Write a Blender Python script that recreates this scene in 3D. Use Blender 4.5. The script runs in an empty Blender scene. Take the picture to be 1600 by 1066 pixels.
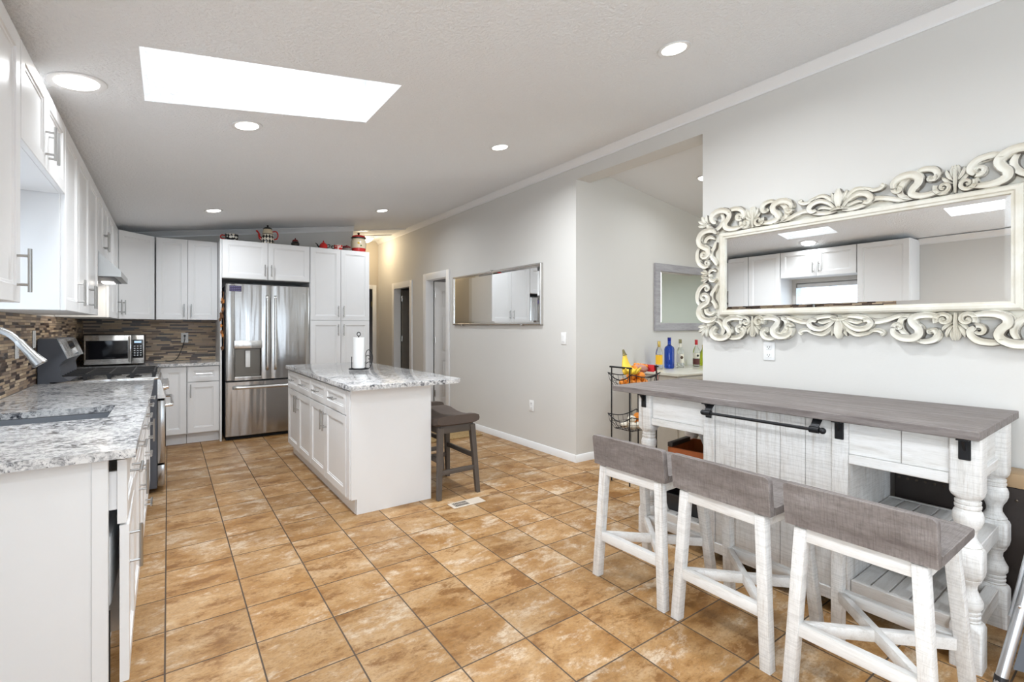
import bpy, bmesh, math, random
from mathutils import Vector, Matrix
random.seed(7)
PI = math.pi
R = math.radians
SC = bpy.context.scene
COL = SC.collection

# ------------------------------------------------------------------ camera
cam_d = bpy.data.cameras.new('camera')
cam = bpy.data.objects.new('camera', cam_d)
COL.objects.link(cam)
cam.location = (0, 0, 1.32)
cam.rotation_euler = (R(90), 0, R(-35.40))
cam_d.sensor_width = 36.0
cam_d.lens = 756.4 / 1600 * 36.0
cam_d.shift_y = -(533 - 511.1) / 1600
cam_d.clip_start = 0.05
SC.camera = cam

# ------------------------------------------------------------------ light
SC.view_settings.view_transform = 'Standard'
SC.view_settings.look = 'None'
SC.view_settings.gamma = 1.0
SC.view_settings.use_curve_mapping = False
SC.view_settings.exposure = 0.74

world = bpy.data.worlds.new('sky')
SC.world = world
world.use_nodes = True
world.node_tree.nodes['Background'].inputs[0].default_value = (0.90, 0.95, 1.0, 1)
world.node_tree.nodes['Background'].inputs[1].default_value = 1.0


def area(name, loc, rot, sx, sy, power, color=(1, 1, 1), parent=None, shape='RECTANGLE', spread=180):
    d = bpy.data.lights.new(name, 'AREA')
    d.shape = shape
    d.size = sx
    d.size_y = sy
    d.energy = power
    d.color = color
    d.spread = R(spread)
    o = bpy.data.objects.new(name, d)
    COL.objects.link(o)
    o.location = loc
    o.rotation_euler = rot
    if parent:
        o.parent = parent
    return o


DAY = (0.70, 0.96, 1.27)
# daylight through the skylights, the sink window, the living room window; rear, side and bedroom lamps added for fill
SKYL = (0.95, 0.98, 1.0)
area('skylight_daylight', (0.46, 2.74, 2.86), (0, 0, 0), 0.95, 0.45, 2.2, SKYL)
area('skylight_daylight', (0.46, 1.14, 2.86), (0, 0, 0), 0.95, 0.45, 6, SKYL)
area('sink_window_daylight', (-0.70, 2.83, 1.50), (0, R(-90), 0), 0.72, 0.74, 0.9, DAY)
area('added_rear_fill', (0.18, -2.85, 1.40), (R(122), 0, 0), 1.1, 1.9, 12.5, DAY)  # unseen lamp added behind the camera, tilted up to brighten the ceiling
area('added_rear_fill', (1.90, -2.85, 1.40), (R(122), 0, 0), 0.85, 1.9, 5, DAY)  # second added rear lamp, placed for the fridge door reflection
area('added_side_fill', (-0.70, -0.80, 1.40), (0, R(-122), 0), 1.7, 2.0, 37, (0.86, 0.97, 1.05))  # unseen lamp added to brighten faces turned to the left wall
area('living_window_daylight', (6.9, -0.1, 1.5), (0, R(90), 0), 1.9, 2.1, 20, (0.88, 1.0, 1.02))
area('added_bedroom_fill', (4.85, 6.3, 1.5), (0, R(90), 0), 1.0, 1.0, 8, (1.0, 0.99, 0.97))  # added lamp with no window behind it, brightens the open door leaf

# ------------------------------------------------------------------ helpers


class MB:
    """collects shapes in a bmesh and links them as one mesh object"""

    def __init__(s):
        s.bm = bmesh.new()

    def box(s, x0, x1, y0, y1, z0, z1, bev=0.0, seg=2):
        m = Matrix.Translation(((x0 + x1) / 2, (y0 + y1) / 2, (z0 + z1) / 2)) @ Matrix.Diagonal((abs(x1 - x0), abs(y1 - y0), abs(z1 - z0), 1))
        r = bmesh.ops.create_cube(s.bm, size=1.0, matrix=m)
        if bev > 0:
            es = set()
            for v in r['verts']:
                es.update(v.link_edges)
            bmesh.ops.bevel(s.bm, geom=list(es), offset=bev, segments=seg, profile=0.5, affect='EDGES')
        return s

    def bar(s, p, q, w, d, up=(0, 0, 1), bev=0.0, w2=None, d2=None):
        """rectangular bar from p to q; w across, d along 'up'-ish"""
        p, q = Vector(p), Vector(q)
        t = (q - p).normalized()
        u = Vector(up)
        side = t.cross(u)
        if side.length < 1e-5:
            side = t.cross(Vector((1, 0, 0)))
        side.normalize()
        upv = side.cross(t).normalized()
        w2 = w if w2 is None else w2
        d2 = d if d2 is None else d2
        vs = []
        for c, ww, dd in ((p, w, d), (q, w2, d2)):
            for a, b in ((-1, -1), (1, -1), (1, 1), (-1, 1)):
                vs.append(s.bm.verts.new(c + side * (a * ww / 2) + upv * (b * dd / 2)))
        fs = [s.bm.faces.new((vs[3], vs[2], vs[1], vs[0])), s.bm.faces.new(vs[4:8])]
        for i in range(4):
            j = (i + 1) % 4
            fs.append(s.bm.faces.new((vs[i], vs[j], vs[4 + j], vs[4 + i])))
        if bev > 0:
            es = set()
            for v in vs:
                es.update(v.link_edges)
            bmesh.ops.bevel(s.bm, geom=list(es), offset=bev, segments=2, profile=0.5, affect='EDGES')
        return s

    def loft(s, rings, cap=True, closed=False):
        """rings of equal length, each a list of points; closed rings"""
        V = [[s.bm.verts.new(p) for p in r] for r in rings]
        n = len(V[0])
        m = len(V)
        for i in range(m if closed else m - 1):
            A, B = V[i], V[(i + 1) % m]
            for k in range(n):
                j = (k + 1) % n
                try:
                    s.bm.faces.new((A[k], A[j], B[j], B[k]))
                except ValueError:
                    pass
        if cap and not closed:
            s.bm.faces.new(list(reversed(V[0])))
            s.bm.faces.new(V[-1])
        return s

    def cyl(s, p, q, r, n=14, r2=None):
        return s.tube([p, q], [r, r if r2 is None else r2], n)

    def tube(s, pts, r, n=10, closed=False):
        pts = [Vector(p) for p in pts]
        m = len(pts)
        rr = r if isinstance(r, (list, tuple)) else [r] * m
        rings = []
        ref = None
        for i in range(m):
            if closed:
                t = pts[(i + 1) % m] - pts[i - 1]
            else:
                t = pts[min(i + 1, m - 1)] - pts[max(i - 1, 0)]
            t.normalize()
            if ref is None:
                a = Vector((0, 0, 1)) if abs(t.z) < 0.9 else Vector((1, 0, 0))
                ref = (a - t * a.dot(t)).normalized()
            else:
                ref = ref - t * ref.dot(t)
                if ref.length < 1e-6:
                    ref = t.orthogonal()
                ref.normalize()
            b = t.cross(ref)
            rings.append([pts[i] + (ref * math.cos(2 * PI * k / n) + b * math.sin(2 * PI * k / n)) * rr[i] for k in range(n)])
        return s.loft(rings, cap=True, closed=closed)

    def lathe(s, prof, c=(0, 0, 0), n=24, sx=1.0, sy=1.0):
        """prof: list of (r, z) from bottom to top; closed with caps"""
        rings = []
        for r, z in prof:
            r = max(r, 0.0002)
            rings.append([(c[0] + r * sx * math.cos(2 * PI * k / n), c[1] + r * sy * math.sin(2 * PI * k / n), c[2] + z) for k in range(n)])
        return s.loft(rings)

    def prism(s, poly, axis, a0, a1):
        """poly: 2d points (the two axes other than 'axis', in xyz order)"""
        def pt(p, a):
            if axis == 'x':
                return (a, p[0], p[1])
            if axis == 'y':
                return (p[0], a, p[1])
            return (p[0], p[1], a)
        return s.loft([[pt(p, a0) for p in poly], [pt(p, a1) for p in poly]])

    def ball(s, c, r, sx=1, sy=1, sz=1, n=16):
        m = Matrix.Translation(c) @ Matrix.Diagonal((sx, sy, sz, 1))
        bmesh.ops.create_uvsphere(s.bm, u_segments=n, v_segments=max(6, n * 2 // 3), radius=r, matrix=m)
        return s

    def quad(s, a, b, c, d):
        s.bm.faces.new([s.bm.verts.new(p) for p in (a, b, c, d)])
        return s

    def shaker(s, x0, x1, z0, z1, yf, t=0.02, fr=0.057, rec=0.009):
        """recessed panel door, front facing -y"""
        def ring(ins, y):
            return [(x0 + ins, y, z0 + ins), (x1 - ins, y, z0 + ins), (x1 - ins, y, z1 - ins), (x0 + ins, y, z1 - ins)]
        fr = min(fr, (x1 - x0) * 0.28, (z1 - z0) * 0.3)
        s.loft([ring(0.0, yf + t), ring(0.0, yf + 0.002), ring(0.002, yf), ring(fr, yf), ring(fr + 0.003, yf + rec * 0.55),
                ring(fr + 0.011, yf + rec * 0.6), ring(fr + 0.014, yf + rec)])
        return s

    def pull(s, c, axis, length, out=0.032, r=0.006):
        """bar pull on a front facing -y"""
        x, y, z = c
        h = length / 2
        if axis == 'v':
            s.cyl((x, y - out, z - h), (x, y - out, z + h), r, 10)
            for k in (-1, 1):
                s.cyl((x, y, z + k * h * 0.66), (x, y - out, z + k * h * 0.66), r * 0.8, 8)
        else:
            s.cyl((x - h, y - out, z), (x + h, y - out, z), r, 10)
            for k in (-1, 1):
                s.cyl((x + k * h * 0.66, y, z), (x + k * h * 0.66, y - out, z), r * 0.8, 8)
        return s

    def build(s, name, mat, parent=None, ang=32, smooth=True, loc=None, rot=None):
        bmesh.ops.recalc_face_normals(s.bm, faces=s.bm.faces[:])
        if smooth:
            for f in s.bm.faces:
                f.smooth = True
            for e in s.bm.edges:
                if len(e.link_faces) == 2:
                    if e.calc_face_angle(0) > R(ang):
                        e.smooth = False
        me = bpy.data.meshes.new(name)
        s.bm.to_mesh(me)
        s.bm.free()
        o = bpy.data.objects.new(name, me)
        COL.objects.link(o)
        if mat:
            me.materials.append(mat)
        if parent:
            o.parent = parent
        if loc:
            o.location = loc
        if rot:
            o.rotation_euler = rot
        return o


def tag(o, label, cat, group=None):
    o['label'] = label
    o['category'] = cat
    if group:
        o['group'] = group
    return o


def thing(name, label, cat, loc=(0, 0, 0), rz=0.0, group=None):
    o = bpy.data.objects.new(name, None)
    o.empty_display_size = 0.1
    COL.objects.link(o)
    o.location = loc
    o.rotation_euler = (0, 0, rz)
    return tag(o, label, cat, group)


def struct(o):
    o['kind'] = 'structure'
    return o


def dup(root, loc, rz, label=None, group=None):
    r = root.copy()
    COL.objects.link(r)
    r.location = loc
    r.rotation_euler = (0, 0, rz)
    if label:
        r['label'] = label
    if group:
        r['group'] = group
    for ch in list(root.children):
        c = ch.copy()
        COL.objects.link(c)
        c.parent = r
        for g in list(ch.children):
            d = g.copy()
            COL.objects.link(d)
            d.parent = c
    return r


def catmull(P, n=8, closed=False):
    P = [Vector(p) for p in P]
    out = []
    m = len(P)
    rng = range(m) if closed else range(m - 1)
    for i in rng:
        if closed:
            a, b, c, d = P[i - 1], P[i], P[(i + 1) % m], P[(i + 2) % m]
        else:
            a, b, c, d = P[max(i - 1, 0)], P[i], P[i + 1], P[min(i + 2, m - 1)]
        for k in range(n):
            t = k / n
            out.append(0.5 * ((2 * b) + (c - a) * t + (2 * a - 5 * b + 4 * c - d) * t * t + (3 * b - a - 3 * c + d) * t ** 3))
    if not closed:
        out.append(P[-1])
    return out
# ------------------------------------------------------------------ materials


class NT:
    def __init__(s, name, rough=0.5, metal=0.0, color=(0.8, 0.8, 0.8), spec=0.5):
        m = bpy.data.materials.new(name)
        m.use_nodes = True
        s.m = m
        s.t = m.node_tree
        s.b = s.t.nodes['Principled BSDF']
        s.b.inputs['Roughness'].default_value = rough
        s.b.inputs['Metallic'].default_value = metal
        s.b.inputs['Base Color'].default_value = (*color, 1)
        s.b.inputs['Specular IOR Level'].default_value = spec

    def n(s, typ, **kw):
        nd = s.t.nodes.new(typ)
        for k, v in kw.items():
            setattr(nd, k, v)
        return nd

    def link(s, a, b):
        s.t.links.new(a, b)

    def val(s, x, sock):
        if isinstance(x, (int, float)):
            sock.default_value = x
        else:
            s.link(x, sock)

    def math(s, op, a, b=0.0, c=0.0):
        nd = s.n('ShaderNodeMath', operation=op)
        s.val(a, nd.inputs[0])
        s.val(b, nd.inputs[1])
        s.val(c, nd.inputs[2])
        return nd.outputs[0]

    def coord(s, kind='Object', scale=(1, 1, 1), loc=(0, 0, 0), rot=(0, 0, 0)):
        if kind == 'World':
            src = s.n('ShaderNodeNewGeometry').outputs['Position']
        else:
            src = s.n('ShaderNodeTexCoord').outputs[kind]
        mp = s.n('ShaderNodeMapping')
        mp.inputs['Scale'].default_value = scale
        mp.inputs['Location'].default_value = loc
        mp.inputs['Rotation'].default_value = rot
        s.link(src, mp.inputs['Vector'])
        return mp.outputs[0]

    def noise(s, vec, scale=5.0, detail=4.0, rough=0.55, dist=0.0, out='Fac'):
        nd = s.n('ShaderNodeTexNoise')
        nd.inputs['Scale'].default_value = scale
        nd.inputs['Detail'].default_value = detail
        nd.inputs['Roughness'].default_value = rough
        nd.inputs['Distortion'].default_value = dist
        if vec is not None:
            s.link(vec, nd.inputs['Vector'])
        return nd.outputs[out]

    def ramp(s, fac, stops, interp='LINEAR'):
        nd = s.n('ShaderNodeValToRGB')
        cr = nd.color_ramp
        cr.interpolation = interp
        while len(cr.elements) < len(stops):
            cr.elements.new(0.5)
        for e, (p, c) in zip(cr.elements, stops):
            e.position = p
            e.color = (*c, 1) if len(c) == 3 else c
        s.link(fac, nd.inputs[0])
        return nd.outputs[0]

    def mix(s, fac, a, b, blend='MIX'):
        nd = s.n('ShaderNodeMix', data_type='RGBA', blend_type=blend)
        s.val(fac, nd.inputs[0])
        for x, i in ((a, 6), (b, 7)):
            if isinstance(x, tuple):
                nd.inputs[i].default_value = (*x, 1)
            else:
                s.link(x, nd.inputs[i])
        return nd.outputs[2]

    def color(s, c):
        s.link(c, s.b.inputs['Base Color'])
        return s

    def rough(s, r):
        s.link(r, s.b.inputs['Roughness'])
        return s

    def bump(s, h, strength=0.2, dist=0.01):
        nd = s.n('ShaderNodeBump')
        nd.inputs['Strength'].default_value = strength
        nd.inputs['Distance'].default_value = dist
        s.link(h, nd.inputs['Height'])
        s.link(nd.outputs[0], s.b.inputs['Normal'])
        return s

    def emit(s, col, st):
        s.b.inputs['Emission Color'].default_value = (*col, 1)
        s.b.inputs['Emission Strength'].default_value = st
        return s


MT = {}


def plain(name, color, rough=0.5, metal=0.0, spec=0.5, var=0.0, vscale=8.0, bump=0.0, bscale=60.0):
    t = NT(name, rough, metal, color, spec)
    if var > 0:
        v = t.coord('Object')
        f = t.noise(v, vscale, 3)
        t.color(t.mix(f, tuple(c * (1 - var) for c in color), tuple(min(1, c * (1 + var)) for c in color)))
    if bump > 0:
        t.bump(t.noise(t.coord('Object'), bscale, 3), bump, 0.004)
    MT[name] = t.m
    return t.m


plain('cabinet_paint', (0.80, 0.80, 0.80), 0.32, var=0.015)
plain('trim_paint', (0.82, 0.82, 0.82), 0.35, var=0.01)
plain('white_plastic', (0.85, 0.85, 0.84), 0.35)
plain('nickel', (0.42, 0.415, 0.405), 0.30, 1.0)
plain('sink_steel', (0.27, 0.285, 0.31), 0.5, 0.6)
plain('hood_steel', (0.50, 0.50, 0.49), 0.35, 0.9)
plain('nail_metal', (0.12, 0.10, 0.08), 0.3, 1.0)
plain('chrome', (0.80, 0.80, 0.81), 0.12, 1.0)
plain('black_metal', (0.022, 0.022, 0.024), 0.45, 0.6, bump=0.05)
plain('black_plastic', (0.018, 0.018, 0.02), 0.4)
plain('dark_grey', (0.075, 0.08, 0.095), 0.45)
plain('black_glass', (0.008, 0.008, 0.010), 0.06)
plain('gap_black', (0.01, 0.01, 0.01), 0.8)
plain('cast_iron', (0.018, 0.018, 0.02), 0.55, 0.2)
plain('bronze_panel', (0.16, 0.145, 0.125), 0.35, 0.8)
plain('mirror_glass', (0.93, 0.94, 0.94), 0.0, 1.0)
plain('mirror_edge', (0.85, 0.88, 0.88), 0.05, 1.0)
plain('silver_frame', (0.60, 0.585, 0.56), 0.25, 0.9, var=0.05)
plain('aluminium', (0.66, 0.68, 0.71), 0.3, 0.9)
plain('brass', (0.55, 0.42, 0.2), 0.3, 1.0)
plain('door_paint', (0.74, 0.73, 0.715), 0.4, var=0.01)
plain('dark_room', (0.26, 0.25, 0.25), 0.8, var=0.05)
plain('brown_wood', (0.09, 0.052, 0.03), 0.5, var=0.2)
plain('red_glaze', (0.50, 0.018, 0.016), 0.15)
plain('darkred_glaze', (0.14, 0.012, 0.014), 0.18)
plain('black_glaze', (0.012, 0.012, 0.012), 0.15)
plain('white_glaze', (0.80, 0.76, 0.68), 0.2)
plain('cream_glaze', (0.66, 0.56, 0.40), 0.25, var=0.1)
plain('green_glaze', (0.06, 0.16, 0.04), 0.25)
plain('yellow_glaze', (0.75, 0.5, 0.08), 0.25)
plain('paper', (0.86, 0.86, 0.85), 0.85, bump=0.15, bscale=120)
plain('banana', (0.86, 0.58, 0.05), 0.45, var=0.12, vscale=30)
plain('banana_stem', (0.16, 0.13, 0.05), 0.6)
plain('orange_peel', (0.83, 0.27, 0.02), 0.42, var=0.12, vscale=20, bump=0.2, bscale=300)
plain('garlic', (0.78, 0.72, 0.60), 0.5, var=0.1, vscale=40)
plain('tomato', (0.52, 0.07, 0.03), 0.3, var=0.2, vscale=20)
plain('red_cloth', (0.50, 0.015, 0.02), 0.7)
plain('net_pink', (0.55, 0.28, 0.22), 0.7, var=0.3, vscale=60)
plain('orange_wood', (0.33, 0.085, 0.022), 0.35, var=0.25, vscale=14)
plain('dark_leather', (0.028, 0.02, 0.017), 0.42, var=0.2, bump=0.15, bscale=90)
plain('tan_wood', (0.48, 0.33, 0.19), 0.5, var=0.15)
plain('taupe_panel', (0.21, 0.19, 0.165), 0.6, var=0.1)
plain('yellow_cloth', (0.72, 0.45, 0.04), 0.7)
plain('purple_card', (0.045, 0.035, 0.085), 0.6)
plain('pale_card', (0.15, 0.13, 0.25), 0.6)
plain('leaf_orange', (0.50, 0.18, 0.03), 0.7, var=0.4, vscale=40)
plain('leaf_brown', (0.14, 0.06, 0.02), 0.7, var=0.4, vscale=40)
plain('lamp_trim', (0.70, 0.70, 0.70), 0.4)
plain('cabinet_taupe', (0.42, 0.38, 0.32), 0.5, var=0.12)
plain('stone_top', (0.60, 0.58, 0.50), 0.18, var=0.08)
plain('label_yellow', (0.85, 0.48, 0.02), 0.5)
plain('label_cream', (0.78, 0.74, 0.62), 0.5)
plain('label_dark', (0.10, 0.025, 0.02), 0.5)
plain('cap_red', (0.45, 0.015, 0.02), 0.3)
plain('cap_gold', (0.55, 0.40, 0.12), 0.3, 0.8)
plain('cap_olive', (0.22, 0.20, 0.10), 0.4)
plain('grout_dark', (0.10, 0.08, 0.06), 0.8)
plain('wood_grey_stool', (0.095, 0.078, 0.066), 0.5, var=0.15, vscale=10)
plain('seat_fabric', (0.085, 0.062, 0.05), 0.75, var=0.2, vscale=10, bump=0.1, bscale=500)
plain('vent_paint', (0.60, 0.52, 0.43), 0.4)


def emitter(name, col, st):
    t = NT(name, 0.5, 0, col)
    t.emit(col, st)
    MT[name] = t.m


emitter('lamp_glow', (1.0, 0.97, 0.92), 3.5)
emitter('lamp_warm', (1.0, 0.86, 0.62), 7.0)
emitter('hood_glow', (1.0, 0.95, 0.88), 10.0)
emitter('daylight_pane', (0.93, 0.97, 1.0), 0.75)
emitter('display_glow', (0.5, 0.7, 0.9), 0.35)


def glassmat(name, col, rough=0.02, trans=1.0):
    t = NT(name, rough, 0, col)
    t.b.inputs['Transmission Weight'].default_value = trans
    t.b.inputs['IOR'].default_value = 1.45
    MT[name] = t.m


glassmat('clear_glass', (0.93, 0.97, 0.94))
glassmat('blue_glass', (0.02, 0.09, 0.62))
glassmat('green_glass', (0.62, 0.75, 0.05))


def wallmat(name, col, bs=0.12):
    t = NT(name, 0.7, 0, col, 0.25)
    v = t.coord('World')
    n = t.noise(v, 1.4, 3)
    t.color(t.mix(n, tuple(c * 0.975 for c in col), tuple(c * 1.025 for c in col)))
    t.bump(t.noise(v, 75, 4, 0.6), bs, 0.004)
    MT[name] = t.m


wallmat('wall_greige', (0.66, 0.645, 0.615))
wallmat('wall_warm', (0.56, 0.51, 0.43))

# knockdown textured ceiling
t = NT('ceiling_texture', 0.8, 0, (0.89, 0.905, 0.92), 0.2)
v = t.coord('World')
vo = t.n('ShaderNodeTexVoronoi', feature='SMOOTH_F1')
vo.inputs['Scale'].default_value = 70
t.link(v, vo.inputs['Vector'])
nn = t.noise(v, 60, 5, 0.65)
hh = t.ramp(t.math('ADD', nn, t.math('MULTIPLY', vo.outputs['Distance'], 0.35)), [(0.50, (0, 0, 0)), (0.80, (1, 1, 1))])
t.bump(hh, 0.6, 0.008)
MT['ceiling_texture'] = t.m
wallmat('ceiling_smooth', (0.78, 0.785, 0.795), 0.05)

# floor: 12 inch travertine look ceramic tile, laid straight
TS = 0.312
t = NT('floor_tile', 0.34, 0, (0.5, 0.35, 0.2), 0.32)
pos = t.n('ShaderNodeNewGeometry').outputs['Position']
sp = t.n('ShaderNodeSeparateXYZ')
t.link(pos, sp.inputs[0])
gx = t.math('DIVIDE', t.math('SUBTRACT', sp.outputs[0], 0.9262 - 20 * TS), TS)
gy = t.math('DIVIDE', t.math('SUBTRACT', sp.outputs[1], 1.3288 - 20 * TS), TS)
ix, iy = t.math('FLOOR', gx), t.math('FLOOR', gy)
fx, fy = t.math('FRACT', gx), t.math('FRACT', gy)
dx = t.math('MINIMUM', fx, t.math('SUBTRACT', 1.0, fx))
dy = t.math('MINIMUM', fy, t.math('SUBTRACT', 1.0, fy))
dm = t.math('MINIMUM', dx, dy)
gmask = t.ramp(dm, [(0.0075, (1, 1, 1)), (0.012, (0, 0, 0))])
cb = t.n('ShaderNodeCombineXYZ')
t.link(ix, cb.inputs[0])
t.link(iy, cb.inputs[1])
wn = t.n('ShaderNodeTexWhiteNoise', noise_dimensions='3D')
t.link(cb.outputs[0], wn.inputs['Vector'])
off = t.n('ShaderNodeVectorMath', operation='MULTIPLY_ADD')
t.link(wn.outputs['Color'], off.inputs[0])
off.inputs[1].default_value = (17, 17, 17)
mpv = t.n('ShaderNodeMapping')
mpv.inputs['Scale'].default_value = (0.8, 1.35, 1.0)
t.link(pos, mpv.inputs['Vector'])
t.link(mpv.outputs[0], off.inputs[2])
v = off.outputs[0]
n1 = t.noise(v, 3.2, 10, 0.70, 0.35)
n2 = t.noise(v, 17.0, 12, 0.80, 0.3)
n3 = t.noise(v, 75, 4, 0.7)
off2 = t.n('ShaderNodeVectorMath', operation='ADD')
t.link(v, off2.inputs[0])
off2.inputs[1].default_value = (5.3, 9.1, 2.7)
n4 = t.noise(off2.outputs[0], 4.0, 8, 0.70, 0.2)
base = t.ramp(n1, [(0.32, (0.285, 0.145, 0.058)), (0.44, (0.385, 0.225, 0.108)), (0.54, (0.475, 0.305, 0.165)), (0.68, (0.57, 0.41, 0.26))])
mx = t.math('ADD', t.math('MULTIPLY', n4, 0.6), t.math('MULTIPLY', n2, 0.4))
c2 = t.mix(t.ramp(mx, [(0.41, (0.95, 0.95, 0.95)), (0.475, (0, 0, 0))]), base, (0.235, 0.118, 0.050))
c3 = t.mix(t.ramp(mx, [(0.52, (0, 0, 0)), (0.60, (0.85, 0.85, 0.85))]), c2, (0.68, 0.56, 0.43))
c3 = t.mix(t.math('MULTIPLY', t.ramp(n3, [(0.40, (1, 1, 1)), (0.5, (0, 0, 0))]), 0.38), c3, (0.25, 0.15, 0.08))
tv = t.math('MULTIPLY_ADD', wn.outputs['Value'], 0.20, 0.76)
hs = t.n('ShaderNodeHueSaturation')
hs.inputs['Saturation'].default_value = 1.14
t.link(tv, hs.inputs['Value'])
t.link(c3, hs.inputs['Color'])
t.color(t.mix(gmask, hs.outputs[0], (0.085, 0.062, 0.046)))
t.rough(t.math('MULTIPLY_ADD', gmask, 0.4, t.math('MULTIPLY_ADD', n2, 0.25, 0.30)))
t.bump(t.math('ADD', t.math('MULTIPLY', gmask, -1.0), t.math('MULTIPLY', n2, 0.2)), 0.35, 0.003)
MT['floor_tile'] = t.m

# granite
t = NT('granite', 0.10, 0, (0.8, 0.8, 0.8), 0.5)
v = t.coord('World')
big = t.noise(v, 5, 4, 0.6, 1.0)
md = t.noise(v, 42, 5, 0.68, 0.6)
sm = t.noise(v, 120, 4, 0.7)
c = t.ramp(md, [(0.39, (0.022, 0.023, 0.028)), (0.44, (0.14, 0.145, 0.16)), (0.50, (0.42, 0.42, 0.43)), (0.57, (0.70, 0.69, 0.68)), (0.7, (0.80, 0.79, 0.775))])
patch = t.ramp(big, [(0.40, (0, 0, 0)), (0.56, (1, 1, 1))])
c = t.mix(t.math('MULTIPLY', patch, 0.50), c, (0.80, 0.79, 0.775))
c = t.mix(t.math('MULTIPLY', t.ramp(sm, [(0.34, (1, 1, 1)), (0.43, (0, 0, 0))]), 0.9), c, (0.03, 0.03, 0.035))
t.color(c)
MT['granite'] = t.m

# linear mosaic backsplash: rows along the wall; along = Y for the left wall, X for the back wall


def mosaic(name, along, lmin, dark):
    t = NT(name, 0.22, 0, (0.4, 0.3, 0.2))
    pos = t.n('ShaderNodeNewGeometry').outputs['Position']
    sp = t.n('ShaderNodeSeparateXYZ')
    t.link(pos, sp.inputs[0])
    rh = 0.018
    gz = t.math('DIVIDE', sp.outputs[2], rh)
    iz, fz = t.math('FLOOR', gz), t.math('FRACT', gz)
    w1 = t.n('ShaderNodeTexWhiteNoise', noise_dimensions='1D')
    t.link(iz, w1.inputs['W'])
    ln = t.math('MULTIPLY_ADD', w1.outputs['Value'], lmin * 0.9, lmin)
    u = t.math('ADD', t.math('DIVIDE', sp.outputs[along], ln), t.math('MULTIPLY', w1.outputs['Value'], 37.0))
    iu, fu = t.math('FLOOR', u), t.math('FRACT', u)
    cb = t.n('ShaderNodeCombineXYZ')
    t.link(iu, cb.inputs[0])
    t.link(iz, cb.inputs[1])
    w2 = t.n('ShaderNodeTexWhiteNoise', noise_dimensions='3D')
    t.link(cb.outputs[0], w2.inputs['Vector'])
    c = t.ramp(w2.outputs['Value'], [(0.0, (0.042, 0.024, 0.016)), (dark * 0.6, (0.095, 0.056, 0.038)), (dark, (0.44, 0.325, 0.225)), (dark + (1 - dark) * 0.28, (0.31, 0.215, 0.14)),
                                     (dark + (1 - dark) * 0.48, (0.52, 0.385, 0.245)), (dark + (1 - dark) * 0.70, (0.27, 0.20, 0.15)), (dark + (1 - dark) * 0.82, (0.62, 0.485, 0.335))], 'CONSTANT')
    dz = t.math('MINIMUM', fz, t.math('SUBTRACT', 1.0, fz))
    du = t.math('MULTIPLY', t.math('MINIMUM', fu, t.math('SUBTRACT', 1.0, fu)), t.math('DIVIDE', ln, rh))
    dm = t.math('MINIMUM', dz, du)
    g = t.ramp(dm, [(0.05, (1, 1, 1)), (0.09, (0, 0, 0))])
    t.color(t.mix(g, c, (0.16, 0.125, 0.10)))
    t.rough(t.math('MULTIPLY_ADD', w2.outputs['Value'], 0.35, 0.28))
    t.bump(t.math('SUBTRACT', 1.0, g), 0.3, 0.002)
    MT[name] = t.m


mosaic('mosaic_back', 0, 0.10, 0.30)
mosaic('mosaic_left', 1, 0.085, 0.27)

# brushed stainless, grain vertical or horizontal


def steel(name, col, sc, rough=0.24):
    t = NT(name, rough, 1.0, col)
    v = t.coord('Object', sc)
    n = t.noise(v, 40, 3, 0.6)
    t.rough(t.math('MULTIPLY_ADD', n, 0.14, rough - 0.06))
    w = t.noise(t.coord('Object', (4.2, 4.2, 0.35)), 1.6, 2, 0.5)
    t.bump(t.math('ADD', t.math('MULTIPLY', w, 1.0), t.math('MULTIPLY', n, 0.004)), 0.30, 0.05)
    MT[name] = t.m


steel('steel', (0.43, 0.42, 0.41), (14, 14, 0.4), 0.17)
steel('steel_plain', (0.62, 0.615, 0.60), (0.4, 0.4, 14), 0.25)

# hammered / carved antique white frame
t = NT('antique_white', 0.5, 0, (0.75, 0.72, 0.63))
v = t.coord('Object')
at_ = t.n('ShaderNodeAttribute', attribute_name='wear')
edge = t.ramp(at_.outputs['Fac'], [(0.30, (0, 0, 0)), (0.55, (1, 1, 1))])
wear = t.math('MULTIPLY', edge, t.ramp(t.noise(v, 11, 5), [(0.45, (0, 0, 0)), (0.53, (0.8, 0.8, 0.8))]))
c = t.ramp(t.noise(v, 9, 4), [(0.35, (0.66, 0.62, 0.52)), (0.65, (0.76, 0.74, 0.67))])
t.color(t.mix(wear, c, (0.06, 0.045, 0.035)))
t.bump(t.noise(v, 90, 3), 0.08, 0.003)
MT['antique_white'] = t.m


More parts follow.
